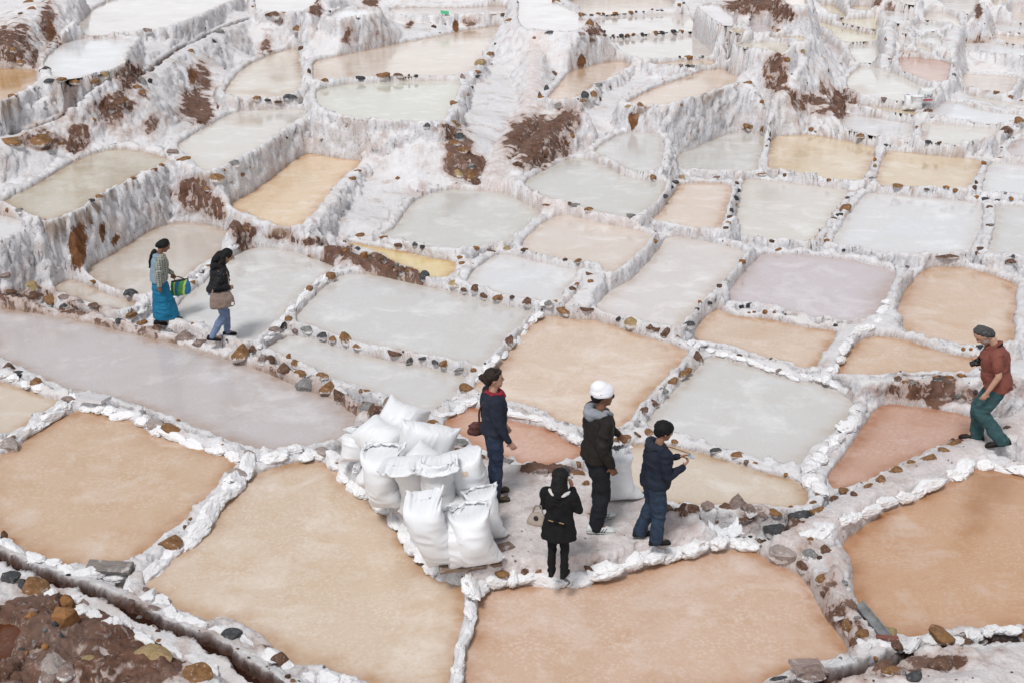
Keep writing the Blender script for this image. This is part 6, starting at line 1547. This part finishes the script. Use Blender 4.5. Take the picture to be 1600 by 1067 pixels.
S = Shape(); S.M = Matrix.Translation((-.17, .37, .66)) @ rotz(.2); S.loft([((0, 0, -.16), (.075, 0, 0), (0, .165, 0)), ((0, 0, -.1), (.088, 0, 0), (0, .18, 0)), ((0, 0, .05), (.07, 0, 0), (0, .18, 0)), ((0, 0, .15), (.03, 0, 0), (0, .16, 0))], 20); S.build('bag_body', cloth('striped_plastic', (.06, .20, .045), (.10, .30, .07), .5, 10, .2, 'stripe'), bg, .01, 2, .008, 9, k)
S = Shape(); S.M = Matrix.Translation((-.17, .37, .66)) @ rotz(.2); S.loft([((0, 0, .135), (.036, 0, 0), (0, .165, 0)), ((0, 0, .165), (.034, 0, 0), (0, .162, 0))], 20); S.build('rim', BLACKP, bg, .008, 1, scale=k)
for dx in (-.02, .02): strap(bg, k, [(-.17 + dx, .28, .82), (-.16 + dx, .27, .90), (-.155, .30, .915), (-.16 + dx, .38, .88), (-.17 + dx, .46, .82)], .007, BLACKP, 'handle')

# 7 --- young woman in black jacket following her
up = lean_matrix(.20)
aR = ((.235, -.05, 1.13), (.20, .16, 1.06)); aL = ((-.23, .03, 1.10), (-.22, .15, .90))
lR = leg(HRX, (.09, .08, .50), (.09, -.16, .12), (.05, 1, -.25)); lL = leg(HLX, (-.09, .15, .50), (-.09, .14, .085), (-.1, 1, -.08))
P = on(345, 533)
root, k, HM = person('young woman in black jacket and light jeans walking head down on the stone path', P, -1.12, 1.56, up, (-.15, .42), aR, aL, lR, lL, SKIN_M, True, handR=((-.3, .8, -.1), (-.8, 0, -.3), .7))
hair_cap(HM, root, k, HAIR_B, lambda S: (S.limb([(.05, -.03, 1.62), (.075, .01, 1.52), (.08, .03, 1.43)], [.05, .04, .025]), S.limb([(0, -.07, 1.62), (0, -.10, 1.50)], [.075, .06]), S.limb([(-.06, .02, 1.62), (-.08, .07, 1.54), (-.07, .09, 1.47)], [.04, .034, .02])))
jacket(root, k, up, aR, aL, cloth('black_down_jacket', (.007, .007, .009), (.014, .014, .018), .6), .178, .93, 1.08, seed=17, wr=.018)
S = Shape(); S.M = up; S.trunk([(0, .055, .86, .12, .10), (0, .06, 1.0, .11, .105), (0, .065, 1.2, .09, .10), (0, .05, 1.38, .06, .08)]); S.build('shirt', cloth('denim_shirt', (.11, .17, .23), (.22, .29, .35), .85), root, .0115, 2, .008, 10, k)
S = Shape(); S.M = up; hood(S); S.build('hood', cloth('black_hood', (.008, .008, .01)), root, .011, 3, .01, 10, k)
trousers(root, k, lR, lL, cloth('light_denim', (.095, .135, .235), (.17, .22, .34)), up, .16, (.095, .068, .055), seed=18)
shoes(root, k, lR, lL, cloth('navy_shoe', (.012, .014, .02)), .25)
sb = thing('shoulder_bag', 'large tan cloth shoulder bag at the side of the young woman in jeans', 'bag', root.location, -1.12); sb.scale = root.scale
S = Shape(); S.M = Matrix.Translation((.225, .03, .84)) @ rotx(.05); S.loft([((0, 0, -.15), (.045, 0, 0), (0, .19, 0)), ((.005, 0, -.12), (.058, 0, 0), (0, .21, 0)), ((0, 0, .04), (.05, 0, 0), (0, .20, 0)), ((-.01, 0, .16), (.025, 0, 0), (0, .165, 0))], 22); S.build('bag_body', cloth('tan_canvas', (.17, .125, .105), (.25, .19, .16), .9, 40), sb, .01, 2, .010, 8, k)
strap(sb, k, [(.22, -.12, .98), up @ Vector((.17, -.09, 1.3)), up @ Vector((.13, 0, 1.49)), up @ Vector((.16, .12, 1.3)), (.22, .17, .98)], .012, cloth('tan_strap', (.19, .14, .12)))
new_obj('tag', mesh_np('tag', [tuple(Vector(q) * k) for q in ((.285, .17, .74), (.285, .21, .73), (.285, .215, .79), (.285, .175, .80), (.28, .17, .74), (.28, .21, .73), (.28, .215, .79), (.28, .175, .80))], [(0, 1, 2, 3), (7, 6, 5, 4), (0, 4, 5, 1), (3, 2, 6, 7)], False), NT('white_tag').done((.75, .75, .75), .6), sb)
